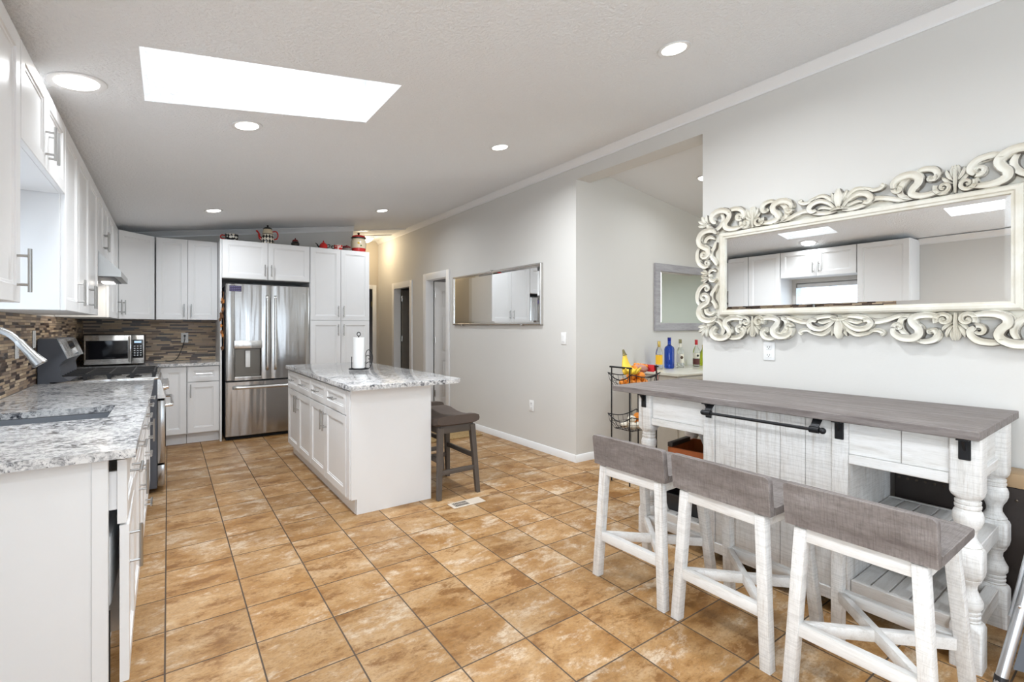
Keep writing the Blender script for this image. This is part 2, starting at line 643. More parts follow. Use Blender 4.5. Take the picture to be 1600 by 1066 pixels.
def wood(name, cols, stretch, scale=7.0, saw=None, rough=0.6, wear=None, wearamt=0.5, dk=1.0, edge=0.0):
    """streaked timber; 'stretch' is the object-space scale (small along the grain)"""
    t = NT(name, rough, 0, cols[0])
    oi = t.n('ShaderNodeObjectInfo')
    src = t.n('ShaderNodeTexCoord').outputs['Object']
    vm = t.n('ShaderNodeVectorMath', operation='MULTIPLY_ADD')
    vm.inputs[1].default_value = stretch
    t.link(src, vm.inputs[0])
    cb = t.n('ShaderNodeCombineXYZ')
    rr = t.math('MULTIPLY', oi.outputs['Random'], 31.0)
    for i in range(3):
        t.link(rr, cb.inputs[i])
    t.link(cb.outputs[0], vm.inputs[2])
    v = vm.outputs[0]
    g = t.noise(v, scale, 6, 0.65, 0.35)
    m = len(cols)
    c = t.ramp(g, [(0.28 + 0.44 * i / (m - 1), cols[i]) for i in range(m)])
    fine = t.noise(v, scale * 7, 3, 0.7)
    c = t.mix(t.math('MULTIPLY', t.ramp(fine, [(0.36, (1, 1, 1)), (0.5, (0, 0, 0))]), 0.25 * dk), c, tuple(x * 0.55 for x in cols[0]))
    hgt = t.math('ADD', g, t.math('MULTIPLY', fine, 0.4))
    if saw:
        # saw marks across the grain
        mp = t.n('ShaderNodeMapping')
        mp.inputs['Scale'].default_value = saw
        t.link(src, mp.inputs['Vector'])
        sn = t.noise(mp.outputs[0], 9, 3, 0.6)
        hgt = t.math('ADD', hgt, sn)
        c = t.mix(t.math('MULTIPLY', t.ramp(sn, [(0.40, (1, 1, 1)), (0.52, (0, 0, 0))]), 0.30 * dk), c, tuple(x * 0.6 for x in cols[0]))
    if wear:
        w2 = t.math('MULTIPLY', t.ramp(t.noise(v, scale * 0.6, 5, 0.7), [(0.58, (0, 0, 0)), (0.72, (1, 1, 1))]), wearamt * 0.8)
        if edge:
            bv = t.n('ShaderNodeBevel', samples=4)
            bv.inputs['Radius'].default_value = 0.006
            dt = t.n('ShaderNodeVectorMath', operation='DOT_PRODUCT')
            t.link(bv.outputs[0], dt.inputs[0])
            t.link(t.n('ShaderNodeNewGeometry').outputs['Normal'], dt.inputs[1])
            em = t.ramp(dt.outputs['Value'], [(0.80, (1, 1, 1)), (0.97, (0, 0, 0))])
            gate = t.ramp(t.noise(v, scale * 1.3, 5, 0.7), [(0.42, (0, 0, 0)), (0.56, (1, 1, 1))])
            w2 = t.math('MAXIMUM', w2, t.math('MULTIPLY', t.math('MULTIPLY', em, gate), edge))
        c = t.mix(w2, c, wear)
    t.color(c)
    t.bump(hgt, 0.18, 0.004)
    MT[name] = t.m


GW = [(0.12, 0.099, 0.092), (0.18, 0.154, 0.144), (0.225, 0.198, 0.187), (0.285, 0.258, 0.247)]
wood('grey_wood_y', GW, (9, 0.9, 9), 4.0)                         # grain along y (table top)
wood('grey_wood_x', GW, (1.6, 6, 6), 3.0, saw=(30, 1.6, 1.6), wear=(0.40, 0.36, 0.335), wearamt=0.35, edge=0.8)        # grain along x (stools)
WW = [(0.60, 0.575, 0.54), (0.75, 0.735, 0.71), (0.80, 0.79, 0.775), (0.83, 0.825, 0.815)]
wood('white_wood_z', WW, (9, 9, 0.8), 4.0, saw=(1.0, 1.0, 18), wear=(0.36, 0.28, 0.21), wearamt=0.75, dk=0.8, edge=0.7)
wood('white_wood_y', WW, (9, 0.8, 9), 4.0, wear=(0.33, 0.26, 0.19), wearamt=0.4, dk=0.5, edge=0.7)
wood('white_wood_x', WW, (0.8, 9, 9), 4.0, wear=(0.33, 0.26, 0.19), wearamt=0.4, dk=0.5, edge=0.7)
wood('grey_frame_x', [(0.27, 0.26, 0.28), (0.36, 0.35, 0.37), (0.43, 0.42, 0.44)], (0.8, 8, 8), 4.0)

# woven jute
t = NT('jute', 0.9, 0, (0.4, 0.25, 0.1))
v = t.coord('Object')
wv = t.n('ShaderNodeTexWave', wave_type='BANDS')
wv.inputs['Scale'].default_value = 30
wv.inputs['Distortion'].default_value = 6
wv.inputs['Detail'].default_value = 3
t.link(v, wv.inputs['Vector'])
n = t.noise(v, 30, 4)
t.color(t.ramp(t.math('MULTIPLY', t.math('ADD', wv.outputs['Fac'], n), 0.5), [(0.25, (0.22, 0.12, 0.04)), (0.5, (0.46, 0.30, 0.12)), (0.8, (0.62, 0.45, 0.22))]))
t.bump(wv.outputs['Fac'], 0.6, 0.01)
MT['jute'] = t.m

# glazed patterns of the cabinet top pottery


def dots(name, bg, fg, scale, thr):
    t = NT(name, 0.15, 0, bg)
    vo = t.n('ShaderNodeTexVoronoi', feature='F1')
    vo.inputs['Scale'].default_value = scale
    vo.inputs['Randomness'].default_value = 0.25
    t.link(t.coord('Object'), vo.inputs['Vector'])
    t.color(t.mix(t.ramp(vo.outputs['Distance'], [(thr, (1, 1, 1)), (thr + 0.04, (0, 0, 0))]), bg, fg))
    MT[name] = t.m


dots('glaze_black_dots', (0.012, 0.011, 0.011), (0.8, 0.76, 0.68), 26, 0.42)
dots('glaze_red_dots', (0.50, 0.018, 0.016), (0.8, 0.7, 0.62), 34, 0.40)

t = NT('glaze_harlequin', 0.18, 0, (0.8, 0.75, 0.65))
tc = t.n('ShaderNodeTexCoord').outputs['Object']
sp = t.n('ShaderNodeSeparateXYZ')
t.link(tc, sp.inputs[0])
an = t.math('MULTIPLY', t.math('ARCTAN2', sp.outputs[1], sp.outputs[0]), 12 / (2 * PI))
zz = t.math('MULTIPLY', sp.outputs[2], 18.0)
a = t.math('FLOOR', t.math('ADD', an, zz))
b = t.math('FLOOR', t.math('SUBTRACT', an, zz))
par = t.math('PINGPONG', t.math('ADD', a, b), 1.0)
t.color(t.mix(par, (0.80, 0.74, 0.62), (0.014, 0.013, 0.013)))
MT['glaze_harlequin'] = t.m
wallmat('wall_pale_green', (0.70, 0.78, 0.72))
# ------------------------------------------------------------------ the room
LX, RX = -0.77, 3.24          # left and right wall faces
BY = 7.10                     # back wall behind the fridge run
HY = 8.92                     # end of the hall
NY = -3.0                     # wall behind the camera


def cz(x):
    return 2.463 + 0.148 * x  # sloped ceiling


def za(x):
    return 2.905 - 0.137 * (x - 3.43)  # ceiling on the other side of the ridge


m = MB()
m.box(LX - 0.3, 8.0, NY - 0.3, 9.3, -0.12, 0.0)
struct(m.build('floor', MT['floor_tile'], smooth=False))

# sloped ceiling with two skylight wells
SX0, SX1 = -0.095, 1.02
SKY = [(2.455, 3.03), (0.855, 1.43)]
m = MB()
xs = [LX - 0.1, SX0, SX1, RX + 0.12]
ys = [NY - 0.1] + [v for p in sorted(SKY) for v in p] + [HY + 0.1]
for i in range(3):
    for j in range(5):
        if i == 1 and j in (1, 3):
            continue
        m.quad((xs[i], ys[j], cz(xs[i])), (xs[i + 1], ys[j], cz(xs[i + 1])), (xs[i + 1], ys[j + 1], cz(xs[i + 1])), (xs[i], ys[j + 1], cz(xs[i])))
for y0, y1 in SKY:
    ht = 2.92
    c = [(SX0, y0), (SX1, y0), (SX1, y1), (SX0, y1)]
    for k in range(4):
        a, b = c[k], c[(k + 1) % 4]
        m.quad((*a, cz(a[0])), (*b, cz(b[0])), (*b, ht), (*a, ht))
bmesh.ops.remove_doubles(m.bm, verts=m.bm.verts[:], dist=0.0005)
struct(m.build('ceiling', MT['ceiling_texture'], smooth=False))
for k, (y0, y1) in enumerate(SKY):
    m = MB()
    m.box(SX0 - 0.02, SX1 + 0.02, y0 - 0.02, y1 + 0.02, 2.92, 2.945)
    struct(m.build('window_%d' % (4 + k), MT['daylight_pane'], smooth=False))

# ceiling of the room beyond the opening
m = MB()
m.loft([[(3.36, -1.6, za(3.36)), (7.2, -1.6, za(7.2)), (7.2, -1.6, za(7.2) + 0.06), (3.36, -1.6, za(3.36) + 0.06)],
        [(3.36, 3.56, za(3.36)), (7.2, 3.56, za(7.2)), (7.2, 3.56, za(7.2) + 0.06), (3.36, 3.56, za(3.36) + 0.06)]])
struct(m.build('ceiling_living', MT['ceiling_smooth'], smooth=False))

# left wall with the sink window
WY0, WY1, WZ0, WZ1 = 2.43, 3.24, 1.12, 1.93
m = MB()
m.box(LX - 0.14, LX, 0.2, WY0, 0, 2.6)
m.box(LX - 0.14, LX, NY - 0.1, -1.8, 0, 2.6)
m.box(LX - 0.14, LX, -1.8, 0.2, 0, 0.45)
m.box(LX - 0.14, LX, -1.8, 0.2, 2.3, 2.6)
m.box(LX - 0.14, LX, WY1, BY + 0.1, 0, 2.6)
m.box(LX - 0.14, LX, WY0, WY1, 0, WZ0)
m.box(LX - 0.14, LX, WY0, WY1, WZ1, 2.6)
struct(m.build('wall_left', MT['wall_greige'], smooth=False))

w = MB()
w.box(LX - 0.115, LX - 0.105, WY0, WY1, WZ0, WZ1)
win = struct(w.build('window_1', MT['daylight_pane'], smooth=False))
w = MB()
f = 0.045
w.box(LX - 0.10, LX - 0.07, WY0, WY0 + f, WZ0, WZ1)
w.box(LX - 0.10, LX - 0.07, WY1 - f, WY1, WZ0, WZ1)
w.box(LX - 0.10, LX - 0.07, WY0 + f, WY1 - f, WZ0, WZ0 + f)
w.box(LX - 0.10, LX - 0.07, WY0 + f, WY1 - f, WZ1 - f, WZ1)
w.box(LX - 0.098, LX - 0.075, (WY0 + WY1) / 2 - 0.015, (WY0 + WY1) / 2 + 0.015, WZ0 + f, WZ1 - f)
w.build('window_frame', MT['trim_paint'], win)
w = MB()
for k in range(6):
    z = WZ1 - 0.09 - k * 0.045
    w.loft([[(LX - 0.062, y, z), (LX - 0.060, y, z + 0.004), (LX - 0.022, y, z - 0.010), (LX - 0.024, y, z - 0.014)] for y in (WY0 + 0.02, WY1 - 0.02)])
w.box(LX - 0.066, LX - 0.016, WY0 + 0.012, WY1 - 0.012, WZ1 - 0.065, WZ1 - 0.01, 0.004)
w.box(LX - 0.060, LX - 0.026, WY0 + 0.02, WY1 - 0.02, WZ1 - 0.375, WZ1 - 0.355, 0.003)
w.build('window_blind', MT['trim_paint'], win)

w = MB()
w.box(LX - 0.115, LX - 0.105, -1.8, 0.2, 0.45, 2.3)
w7 = struct(w.build('window_7', MT['daylight_pane'], smooth=False))  # unseen window added as the source of the side fill
w = MB()
for y in (-1.8, -0.83, 0.14):
    w.box(LX - 0.09, LX - 0.04, y, y + 0.06, 0.45, 2.3)
for z in (0.45, 2.24):
    w.box(LX - 0.088, LX - 0.042, -1.74, 0.14, z, z + 0.06)
w.build('window_frame', MT['trim_paint'], w7)

# back wall behind the fridge run, and the hall's left side
m = MB()
m.box(LX - 0.14, 2.20, BY, BY + 0.12, 0, 2.9)
struct(m.build('wall_back', MT['wall_greige'], smooth=False))
m = MB()
m.box(2.10, 2.20, BY + 0.121, HY + 0.2, 0, 2.9)
struct(m.build('wall_hall_left', MT['wall_warm'], smooth=False))
# end of the hall, with a doorway at its right side
m = MB()
m.box(2.201, 2.52, HY, HY + 0.12, 0, 3.0)
m.box(3.20, 3.40, HY, HY + 0.12, 0, 3.0)
m.box(2.52, 3.20, HY, HY + 0.12, 2.03, 3.0)
struct(m.build('wall_hall_end', MT['wall_warm'], smooth=False))
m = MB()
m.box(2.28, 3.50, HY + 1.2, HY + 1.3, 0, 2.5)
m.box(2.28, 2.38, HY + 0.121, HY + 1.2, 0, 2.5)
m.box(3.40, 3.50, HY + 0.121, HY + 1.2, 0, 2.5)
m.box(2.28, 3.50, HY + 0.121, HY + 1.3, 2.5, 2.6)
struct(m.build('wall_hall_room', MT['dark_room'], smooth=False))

# right wall: far stretch with two doorways, header over the opening, near stretch
OY0, OY1, OZ = 2.112, 3.483, 2.757
D1 = (6.15, 6.83, 2.05)
D2 = (7.43, 8.12, 2.00)
m = MB()
T = 0.11
m.box(RX, RX + T, OY1, D1[0], 0, 3.02)
m.box(RX, RX + T, D1[0], D1[1], D1[2], 3.02)
m.box(RX, RX + T, D1[1], D2[0], 0, 3.02)
m.box(RX, RX + T, D2[0], D2[1], D2[2], 3.02)
m.box(RX, RX + T, D2[1], HY, 0, 3.02)
m.box(RX, RX + 0.19, OY0, OY1, OZ, 3.02)
m.box(RX, RX + 0.19, NY - 0.1, OY0, 0, 3.02)
struct(m.build('wall_right', MT['wall_greige'], smooth=False))
# wall of the room beyond, seen through the opening
m = MB()
m.box(RX + T, 7.1, OY1, OY1 + 0.12, 0, 3.02)
struct(m.build('wall_living_side', MT['wall_greige'], smooth=False))
m = MB()
m.box(RX + 0.19, 7.1, -1.62, -1.5, 0, 3.0)
struct(m.build('wall_living_near', MT['wall_greige'], smooth=False))
m = MB()
m.box(7.0, 7.1, -1.5, OY1, 0, 0.5)
m.box(7.0, 7.1, -1.5, OY1, 2.45, 2.9)
m.box(7.0, 7.1, -1.5, -1.2, 0.5, 2.45)
m.box(7.0, 7.1, 1.0, OY1, 0.5, 2.45)
struct(m.build('wall_living_far', MT['wall_pale_green'], smooth=False))
m = MB()
m.box(7.06, 7.08, -1.2, 1.0, 0.5, 2.45)
w3 = struct(m.build('window_3', MT['daylight_pane'], smooth=False))
m = MB()
for y in (-1.2, -0.13, 0.94):
    m.box(7.0, 7.05, y, y + 0.06, 0.5, 2.45)
for z in (0.5, 2.39):
    m.box(7.0, 7.05, -1.14, 0.94, z, z + 0.06)
m.build('window_frame', MT['trim_paint'], w3)

# unseen wall behind the camera, its two windows added for fill light
PW = [(-0.42, 0.78), (1.45, 2.35)]
m = MB()
m.box(LX - 0.1, PW[0][0], NY - 0.12, NY, 0, 3.1)
m.box(PW[0][1], PW[1][0], NY - 0.12, NY, 0, 3.1)
m.box(PW[1][1], RX, NY - 0.12, NY, 0, 3.1)
for a, b in PW:
    m.box(a, b, NY - 0.12, NY, 2.45, 3.1)
    m.box(a, b, NY - 0.12, NY, 0, 0.35)
struct(m.build('wall_rear', MT['wall_greige'], smooth=False))
for n, (a, b) in zip((2, 6), PW):
    m = MB()
    m.box(a, b, NY - 0.10, NY - 0.08, 0.35, 2.45)
    w2 = struct(m.build('window_%d' % n, MT['daylight_pane'], smooth=False))
    m = MB()
    for x in (a, (a + b) / 2 - 0.03, b - 0.06):
        m.box(x, x + 0.06, NY - 0.07, NY - 0.02, 0.35, 2.45)
    for z in (0.35, 2.39):
        m.box(a + 0.06, b - 0.06, NY - 0.068, NY - 0.022, z, z + 0.06)
    m.build('window_frame', MT['trim_paint'], w2)

# rooms behind the two doorways
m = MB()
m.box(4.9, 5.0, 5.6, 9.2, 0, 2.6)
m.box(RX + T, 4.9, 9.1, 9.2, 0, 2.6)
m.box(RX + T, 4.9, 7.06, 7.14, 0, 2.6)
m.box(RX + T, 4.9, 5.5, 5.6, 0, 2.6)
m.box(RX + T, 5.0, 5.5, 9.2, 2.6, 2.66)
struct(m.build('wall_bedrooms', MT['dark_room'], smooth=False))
t_ = thing('wooden_chest', 'dark brown wooden chest standing inside the second doorway down the hall', 'chest', (4.3, 8.55, 0))
m = MB()
m.box(-0.42, 0.42, -0.42, 0.42, 0.08, 0.84, 0.01)
m.build('body', MT['brown_wood'], t_)
m = MB()
m.box(-0.44, 0.44, -0.44, 0.44, 0.842, 0.88, 0.006)
m.build('top', MT['brown_wood'], t_)
for a in (-0.38, 0.38):
    for b in (-0.38, 0.38):
        m = MB()
        m.box(a - 0.03, a + 0.03, b - 0.03, b + 0.03, 0, 0.079)
        m.build('foot', MT['brown_wood'], t_)

# trims: crown mouldings
CR = [(0.0, -0.075), (0.0, 0.0), (-0.062, -0.009), (-0.062, -0.018), (-0.05, -0.024), (-0.022, -0.052), (-0.012, -0.062), (-0.010, -0.075)]
m = MB()
zc = cz(RX) + 0.006
m.prism([(RX + p, zc + q) for p, q in CR], 'y', NY, HY)
struct(m.build('trim_1', MT['trim_paint']))
m = MB()
m.loft([[(x, BY + p, cz(x) + 0.004 + q) for p, q in CR] for x in (LX, 2.2)])
struct(m.build('trim_2', MT['trim_paint']))
m = MB()
zc = cz(LX) + 0.008
m.prism([(LX - p, zc + q) for p, q in CR], 'y', NY, 1.86)
struct(m.build('trim_3', MT['trim_paint']))
# ceiling battens in the hall
for k, y in enumerate((7.47, 8.10)):
    m = MB()
    m.loft([[(x, y, cz(x) + 0.002), (x, y, cz(x) - 0.016), (x, y + 0.05, cz(x) - 0.016), (x, y + 0.05, cz(x) + 0.002)] for x in (2.2, RX - 0.06)])
    struct(m.build('trim_%d' % (4 + k), MT['trim_paint'], smooth=False))

# baseboards
BB = [(0.0, 0.0), (0.0, 0.072), (-0.006, 0.072), (-0.012, 0.062), (-0.014, 0.0)]
m = MB()
m.prism([(RX + p, q) for p, q in BB], 'y', OY1 - 0.0, D1[0] - 0.09)
m.prism([(RX + p, q) for p, q in BB], 'y', D1[1] + 0.09, D2[0] - 0.09)
m.prism([(RX + p, q) for p, q in BB], 'y', D2[1] + 0.09, HY)
m.prism([(RX + p, q) for p, q in BB], 'y', NY, OY0)
struct(m.build('baseboard_right', MT['trim_paint']))
m = MB()
m.prism([(OY1 + p, q) for p, q in BB], 'x', RX - 0.014, 6.9)
struct(m.build('baseboard_living', MT['trim_paint']))

# door casings and doors


def casing(m, y0, y1, zt, cw=0.085, ct=0.018):
    m.box(RX - ct, RX, y0 - cw, y0, 0, zt + cw, 0.004)
    m.box(RX - ct, RX, y1, y1 + cw, 0, zt + cw, 0.004)
    m.box(RX - ct, RX, y0, y1, zt, zt + cw, 0.004)
    m.box(RX - ct + 0.001, RX + T, y0, y0 + 0.014, 0, zt)
    m.box(RX - ct + 0.001, RX + T, y1 - 0.014, y1, 0, zt)
    m.box(RX - ct + 0.001, RX + T, y0 + 0.014, y1 - 0.014, zt - 0.014, zt)


for n, (y0, y1, zt) in enumerate((D1, D2)):
    m = MB()
    casing(m, y0, y1, zt)
    d = struct(m.build('door_%d' % (n + 1), MT['trim_paint']))
    # leaf opened into the room beyond, hinged on the far jamb
    m = MB()
    L0, yl, wl, hl = RX + T + 0.012, y1 - 0.058, (y1 - y0) - 0.03, zt - 0.03
    m.box(L0, L0 + wl, yl + 0.008, yl + 0.035, 0.012, hl)
    st = 0.105
    cols = [(0, st), (wl / 2 - 0.045, wl / 2 + 0.045), (wl - st, wl)]
    for a, b in cols:
        m.box(L0 + a, L0 + b, yl, yl + 0.0081, 0.012, hl)
    for a, b in ((0.012, 0.22), (0.80, 0.92), (1.50, 1.60), (hl - 0.11, hl)):
        m.box(L0 + st, L0 + wl - st, yl + 0.0004, yl + 0.0081, a, b)
    for xa, xb in ((st, wl / 2 - 0.045), (wl / 2 + 0.045, wl - st)):
        for za_, zb_ in ((0.22, 0.80), (0.92, 1.50), (1.60, hl - 0.11)):
            m.box(L0 + xa + 0.03, L0 + xb - 0.03, yl + 0.002, yl + 0.0081, za_ + 0.03, zb_ - 0.03, 0.002)
    m.build('door_leaf', MT['door_paint'] if n == 0 else MT['taupe_panel'], d)
    m = MB()
    for z in (0.30, 1.12, 1.82):
        m.cyl((L0 - 0.008, yl - 0.006, z - 0.05), (L0 - 0.008, yl - 0.006, z + 0.05), 0.009, 8)
        m.box(L0 - 0.03, L0 - 0.006, yl + 0.001, yl + 0.004, z - 0.045, z + 0.045)
    m.build('hinge', MT['nickel'], d)
    m = MB()
    m.cyl((L0 + wl - 0.06, yl, 0.98), (L0 + wl - 0.06, yl - 0.03, 0.98), 0.011, 10)
    m.ball((L0 + wl - 0.06, yl - 0.045, 0.98), 0.027)
    m.build('door_knob', MT['nickel'], d)

m = MB()
cw = 0.075
m.box(3.125, 3.125 + cw, HY - 0.018, HY, 0, 2.03 + cw, 0.004)
m.box(2.52 - cw, 2.52, HY - 0.018, HY, 0, 2.03 + cw, 0.004)
m.box(2.52, 3.125, HY - 0.018, HY, 2.03, 2.03 + cw, 0.004)
d = struct(m.build('door_3', MT['trim_paint']))
m = MB()
m.box(2.535, 2.57, HY + 0.125, HY + 0.76, 0.012, 2.01)
m.build('door_leaf', MT['brown_wood'], d)
m = MB()
for z in (0.3, 1.75):
    m.box(3.116, 3.1245, HY + 0.01, HY + 0.05, z - 0.05, z + 0.05)
m.build('hinge', MT['brass'], d)

# mosaic backsplash panels
m = MB()
m.box(LX, LX + 0.008, 2.09, 2.42, 0.916, 1.404)
m.box(LX, LX + 0.008, 3.25, BY - 0.008, 0.916, 1.404)
m.box(LX, LX + 0.008, 2.42, 3.25, 0.916, WZ0 - 0.02)
struct(m.build('trim_6', MT['mosaic_left'], smooth=False))
m = MB()
m.box(LX + 0.008, 0.486, BY - 0.008, BY, 0.916, 1.404)
struct(m.build('trim_7', MT['mosaic_back'], smooth=False))
m = MB()
m.box(LX, LX + 0.03, WY0 - 0.03, WY1 + 0.03, WZ0 - 0.02, WZ0, 0.004)
struct(m.build('trim_8', MT['trim_paint']))
# ------------------------------------------------------------------ cabinets
CP, NI = MT['cabinet_paint'], MT['nickel']


def cabinet(name, label, cat, loc, rz, w, d, h, fronts, toe=0.0, group=None, hollow=False, reveal=0.0):
    """front faces local -y at y = 0; fronts: (kind, x0, x1, z0, z1, pull or None); pull = (axis, x, z, length)"""
    t = thing(name, label, cat, loc, rz, group)
    m = MB()
    if hollow:
        m.box(0, w, 0.021, d, toe, 0.66)
        m.box(0, w, 0.021, 0.045, 0.66, h)
        m.box(0, w, d - 0.02, d, 0.66, h)
        m.box(0, 0.018, 0.045, d - 0.02, 0.66, h)
        m.box(w - 0.018, w, 0.045, d - 0.02, 0.66, h)
    else:
        m.box(reveal, w - reveal, 0.021, d, toe, h, 0.0015, 1)
    if toe > 0:
        m.box(reveal + 0.001, w - reveal - 0.001, 0.085, d - 0.01, 0.0, toe)
    m.build('body', CP, t)
    for kind, x0, x1, z0, z1, pull in fronts:
        m = MB()
        m.shaker(x0, x1, z0, z1, 0.0)
        fr = m.build(kind, CP, t)
        if pull:
            ax, px, pz, ln = pull
            m = MB()
            m.pull((px, 0.0, pz), ax, ln)
            m.build('handle', NI, fr)
    return t


def pair(w, z0, z1, pz, ln=0.15, x0=0.004, x1=None, gap=0.004):
    x1 = w - 0.004 if x1 is None else x1
    c = (x0 + x1) / 2
    return [('door', x0, c - gap / 2, z0, z1, ('v', c - 0.035, pz, ln) if pz else None),
            ('door', c + gap / 2, x1, z0, z1, ('v', c + 0.035, pz, ln) if pz else None)]


UF, UB = -0.42, 0.348      # left uppers: front plane x, depth
UZ0, UZ1 = 1.405, 2.335
UH = UZ1 - UZ0
ROT = R(90)
UG = 'wall cabinets along the left wall'
cabinet('wall_cabinet', 'white wall cabinet nearest the camera, left of the window bay', 'cabinet', (UF, 1.86, UZ0), ROT, 0.515, UB, UH,
        [('door', 0.003, 0.512, 0.0, UH - 0.003, ('v', 0.465, 0.11, 0.15))], group=UG)
cabinet('wall_cabinet', 'short white two-door wall cabinet bridging the window over the sink', 'cabinet', (UF, 2.38, 1.985), ROT, 0.90, UB, UZ1 - 1.985,
        pair(0.90, 0.0, UZ1 - 1.985 - 0.003, 0.11, 0.14), group=UG)
cabinet('wall_cabinet', 'tall single-door white wall cabinet right of the window bay', 'cabinet', (UF, 3.285, UZ0), ROT, 0.445, UB, UH,
        [('door', 0.004, 0.441, 0.0, UH - 0.003, ('v', 0.40, 0.11, 0.15))], group=UG)
cabinet('wall_cabinet', 'tall two-door white wall cabinet just before the range hood', 'cabinet', (UF, 3.733, UZ0), ROT, 0.945, UB, UH,
        pair(0.945, 0.0, UH - 0.003, 0.11), group=UG)
cabinet('wall_cabinet', 'short two-door white wall cabinet above the range hood', 'cabinet', (UF, 4.681, 1.885), ROT, 0.797, UB, UZ1 - 1.885,
        pair(0.797, 0.0, UZ1 - 1.885 - 0.003, 0.12), group=UG)
cabinet('wall_cabinet', 'tall narrow white wall cabinet between range hood and corner', 'cabinet', (UF, 5.481, UZ0), ROT, 0.955, UB, UH,
        [('door', 0.004, 0.470, 0.0, UH - 0.003, None), ('door', 0.476, 0.951, 0.0, UH - 0.003, ('v', 0.90, 0.12, 0.15))], group=UG)

# diagonal corner wall cabinet
t = thing('corner_wall_cabinet', 'diagonal white corner wall cabinet above the microwave', 'cabinet', (-0.42, 6.45, UZ0), R(45))
L = 0.43
m = MB()


def dl(x, y):   # world -> local of the diagonal cabinet
    a, b = x + 0.42, y - 6.45
    return ((a + b) * math.sqrt(0.5), (b - a) * math.sqrt(0.5))


poly = [(0.002, 0.021), (L - 0.002, 0.021), dl(-0.125, 6.79), dl(-0.125, BY - 0.012), dl(LX + 0.012, BY - 0.012), dl(LX + 0.012, 6.45), dl(-0.445, 6.45)]
m.prism(poly, 'z', 0.0, UH)
m.build('body', CP, t)
m = MB()
m.shaker(0.008, L - 0.008, 0.0, UH - 0.003, 0.0)
fr = m.build('door', CP, t)
m = MB()
m.pull((0.05, 0.0, 0.12), 'v', 0.15)
m.build('handle', NI, fr)

cabinet('wall_cabinet', 'white two-door wall cabinet between corner cabinet and fridge', 'cabinet', (-0.112, 6.76, UZ0), 0, 0.597, BY - 0.012 - 6.76, UH,
        pair(0.597, 0.0, UH - 0.003, 0.105, 0.15))

# fridge surround
FY = 6.46
t = thing('fridge_side_panel', 'tall narrow white panel on the left side of the fridge', 'cabinet panel', (0.488, FY + 0.03, 0))
m = MB()
m.box(0, 0.018, 0, BY - 0.012 - FY - 0.03, 0, 2.335, 0.001, 1)
m.build('board', CP, t)
cabinet('fridge_top_cabinet', 'white two-door cabinet above the stainless fridge', 'cabinet', (0.507, FY, 1.885), 0, 0.953, BY - 0.012 - FY, 0.45,
        pair(0.953, 0.004, 0.446, 0.11, 0.14))
cabinet('pantry_cabinet', 'tall white four-door pantry cabinet right of the fridge', 'cabinet', (1.463, FY, 0), 0, 0.763, BY - 0.012 - FY, 2.335,
        pair(0.763, 1.408, 2.331, 1.52, 0.15) + pair(0.763, 0.115, 1.402, 1.28, 0.15), toe=0.105)

# ------------------------------------------------------------------ left base run (front faces +x)
BF = -0.114
BD = 0.64
BH = 0.882
BG = 'base cabinets of the left run'
# end unit: the fronts stand a little proud of the end panel
t = thing('base_cabinet', 'white end base cabinet nearest the camera with a plain side panel', 'base cabinet', (BF, 2.095, 0), ROT, BG)
t['category'] = 'cabinet'
m = MB()
m.box(0.018, 0.452, 0.13, BD, 0.105, BH)
m.box(0.019, 0.451, 0.135, BD - 0.01, 0, 0.105)
m.box(0.402, 0.452, 0.03, 0.13, 0.105, BH)
m.build('body', CP, t)
m = MB()
m.box(-0.002, 0.017, 0.048, BD, 0.0, BH, 0.001, 1)
m.box(-0.008, -0.0021, 0.049, 0.090, 0.0, BH, 0.001, 1)
m.build('end_panel', CP, t)
m = MB()
m.shaker(0.016, 0.448, 0.652, 0.868, 0.0, t=0.026)
fr = m.build('drawer', CP, t)
m = MB()
m.box(0.024, 0.040, 0.027, 0.125, 0.70, 0.83)
m.build('drawer_box', CP, fr)
m = MB()
m.pull((0.226, 0.0, 0.79), 'h', 0.15)
m.build('handle', NI, fr)
m = MB()
m.shaker(-0.432, 0.0, 0.112, 0.645, 0.0, t=0.026)
fr = m.build('door', CP, t, loc=(0.448, 0.0, 0), rot=(0, 0, R(0.8)))
m = MB()
m.pull((-0.40, 0.0, 0.555), 'v', 0.15)
m.build('handle', NI, fr)
m = MB()
m.box(0.06, 0.38, 0.045, 0.122, 0.36, 0.60, 0.008)
m.build('waste_bin', MT['white_plastic'], t)
m = MB()
m.box(0.022, 0.030, 0.045, 0.120, 0.115, 0.36)
m.build('pull_out_panel', MT['gap_black'], t)
m = MB()
for k in range(7):
    m.box(0.018, 0.0215, 0.06, 0.075, 0.125 + k * 0.033, 0.142 + k * 0.033)
m.build('vent_slots', MT['nickel'], t)

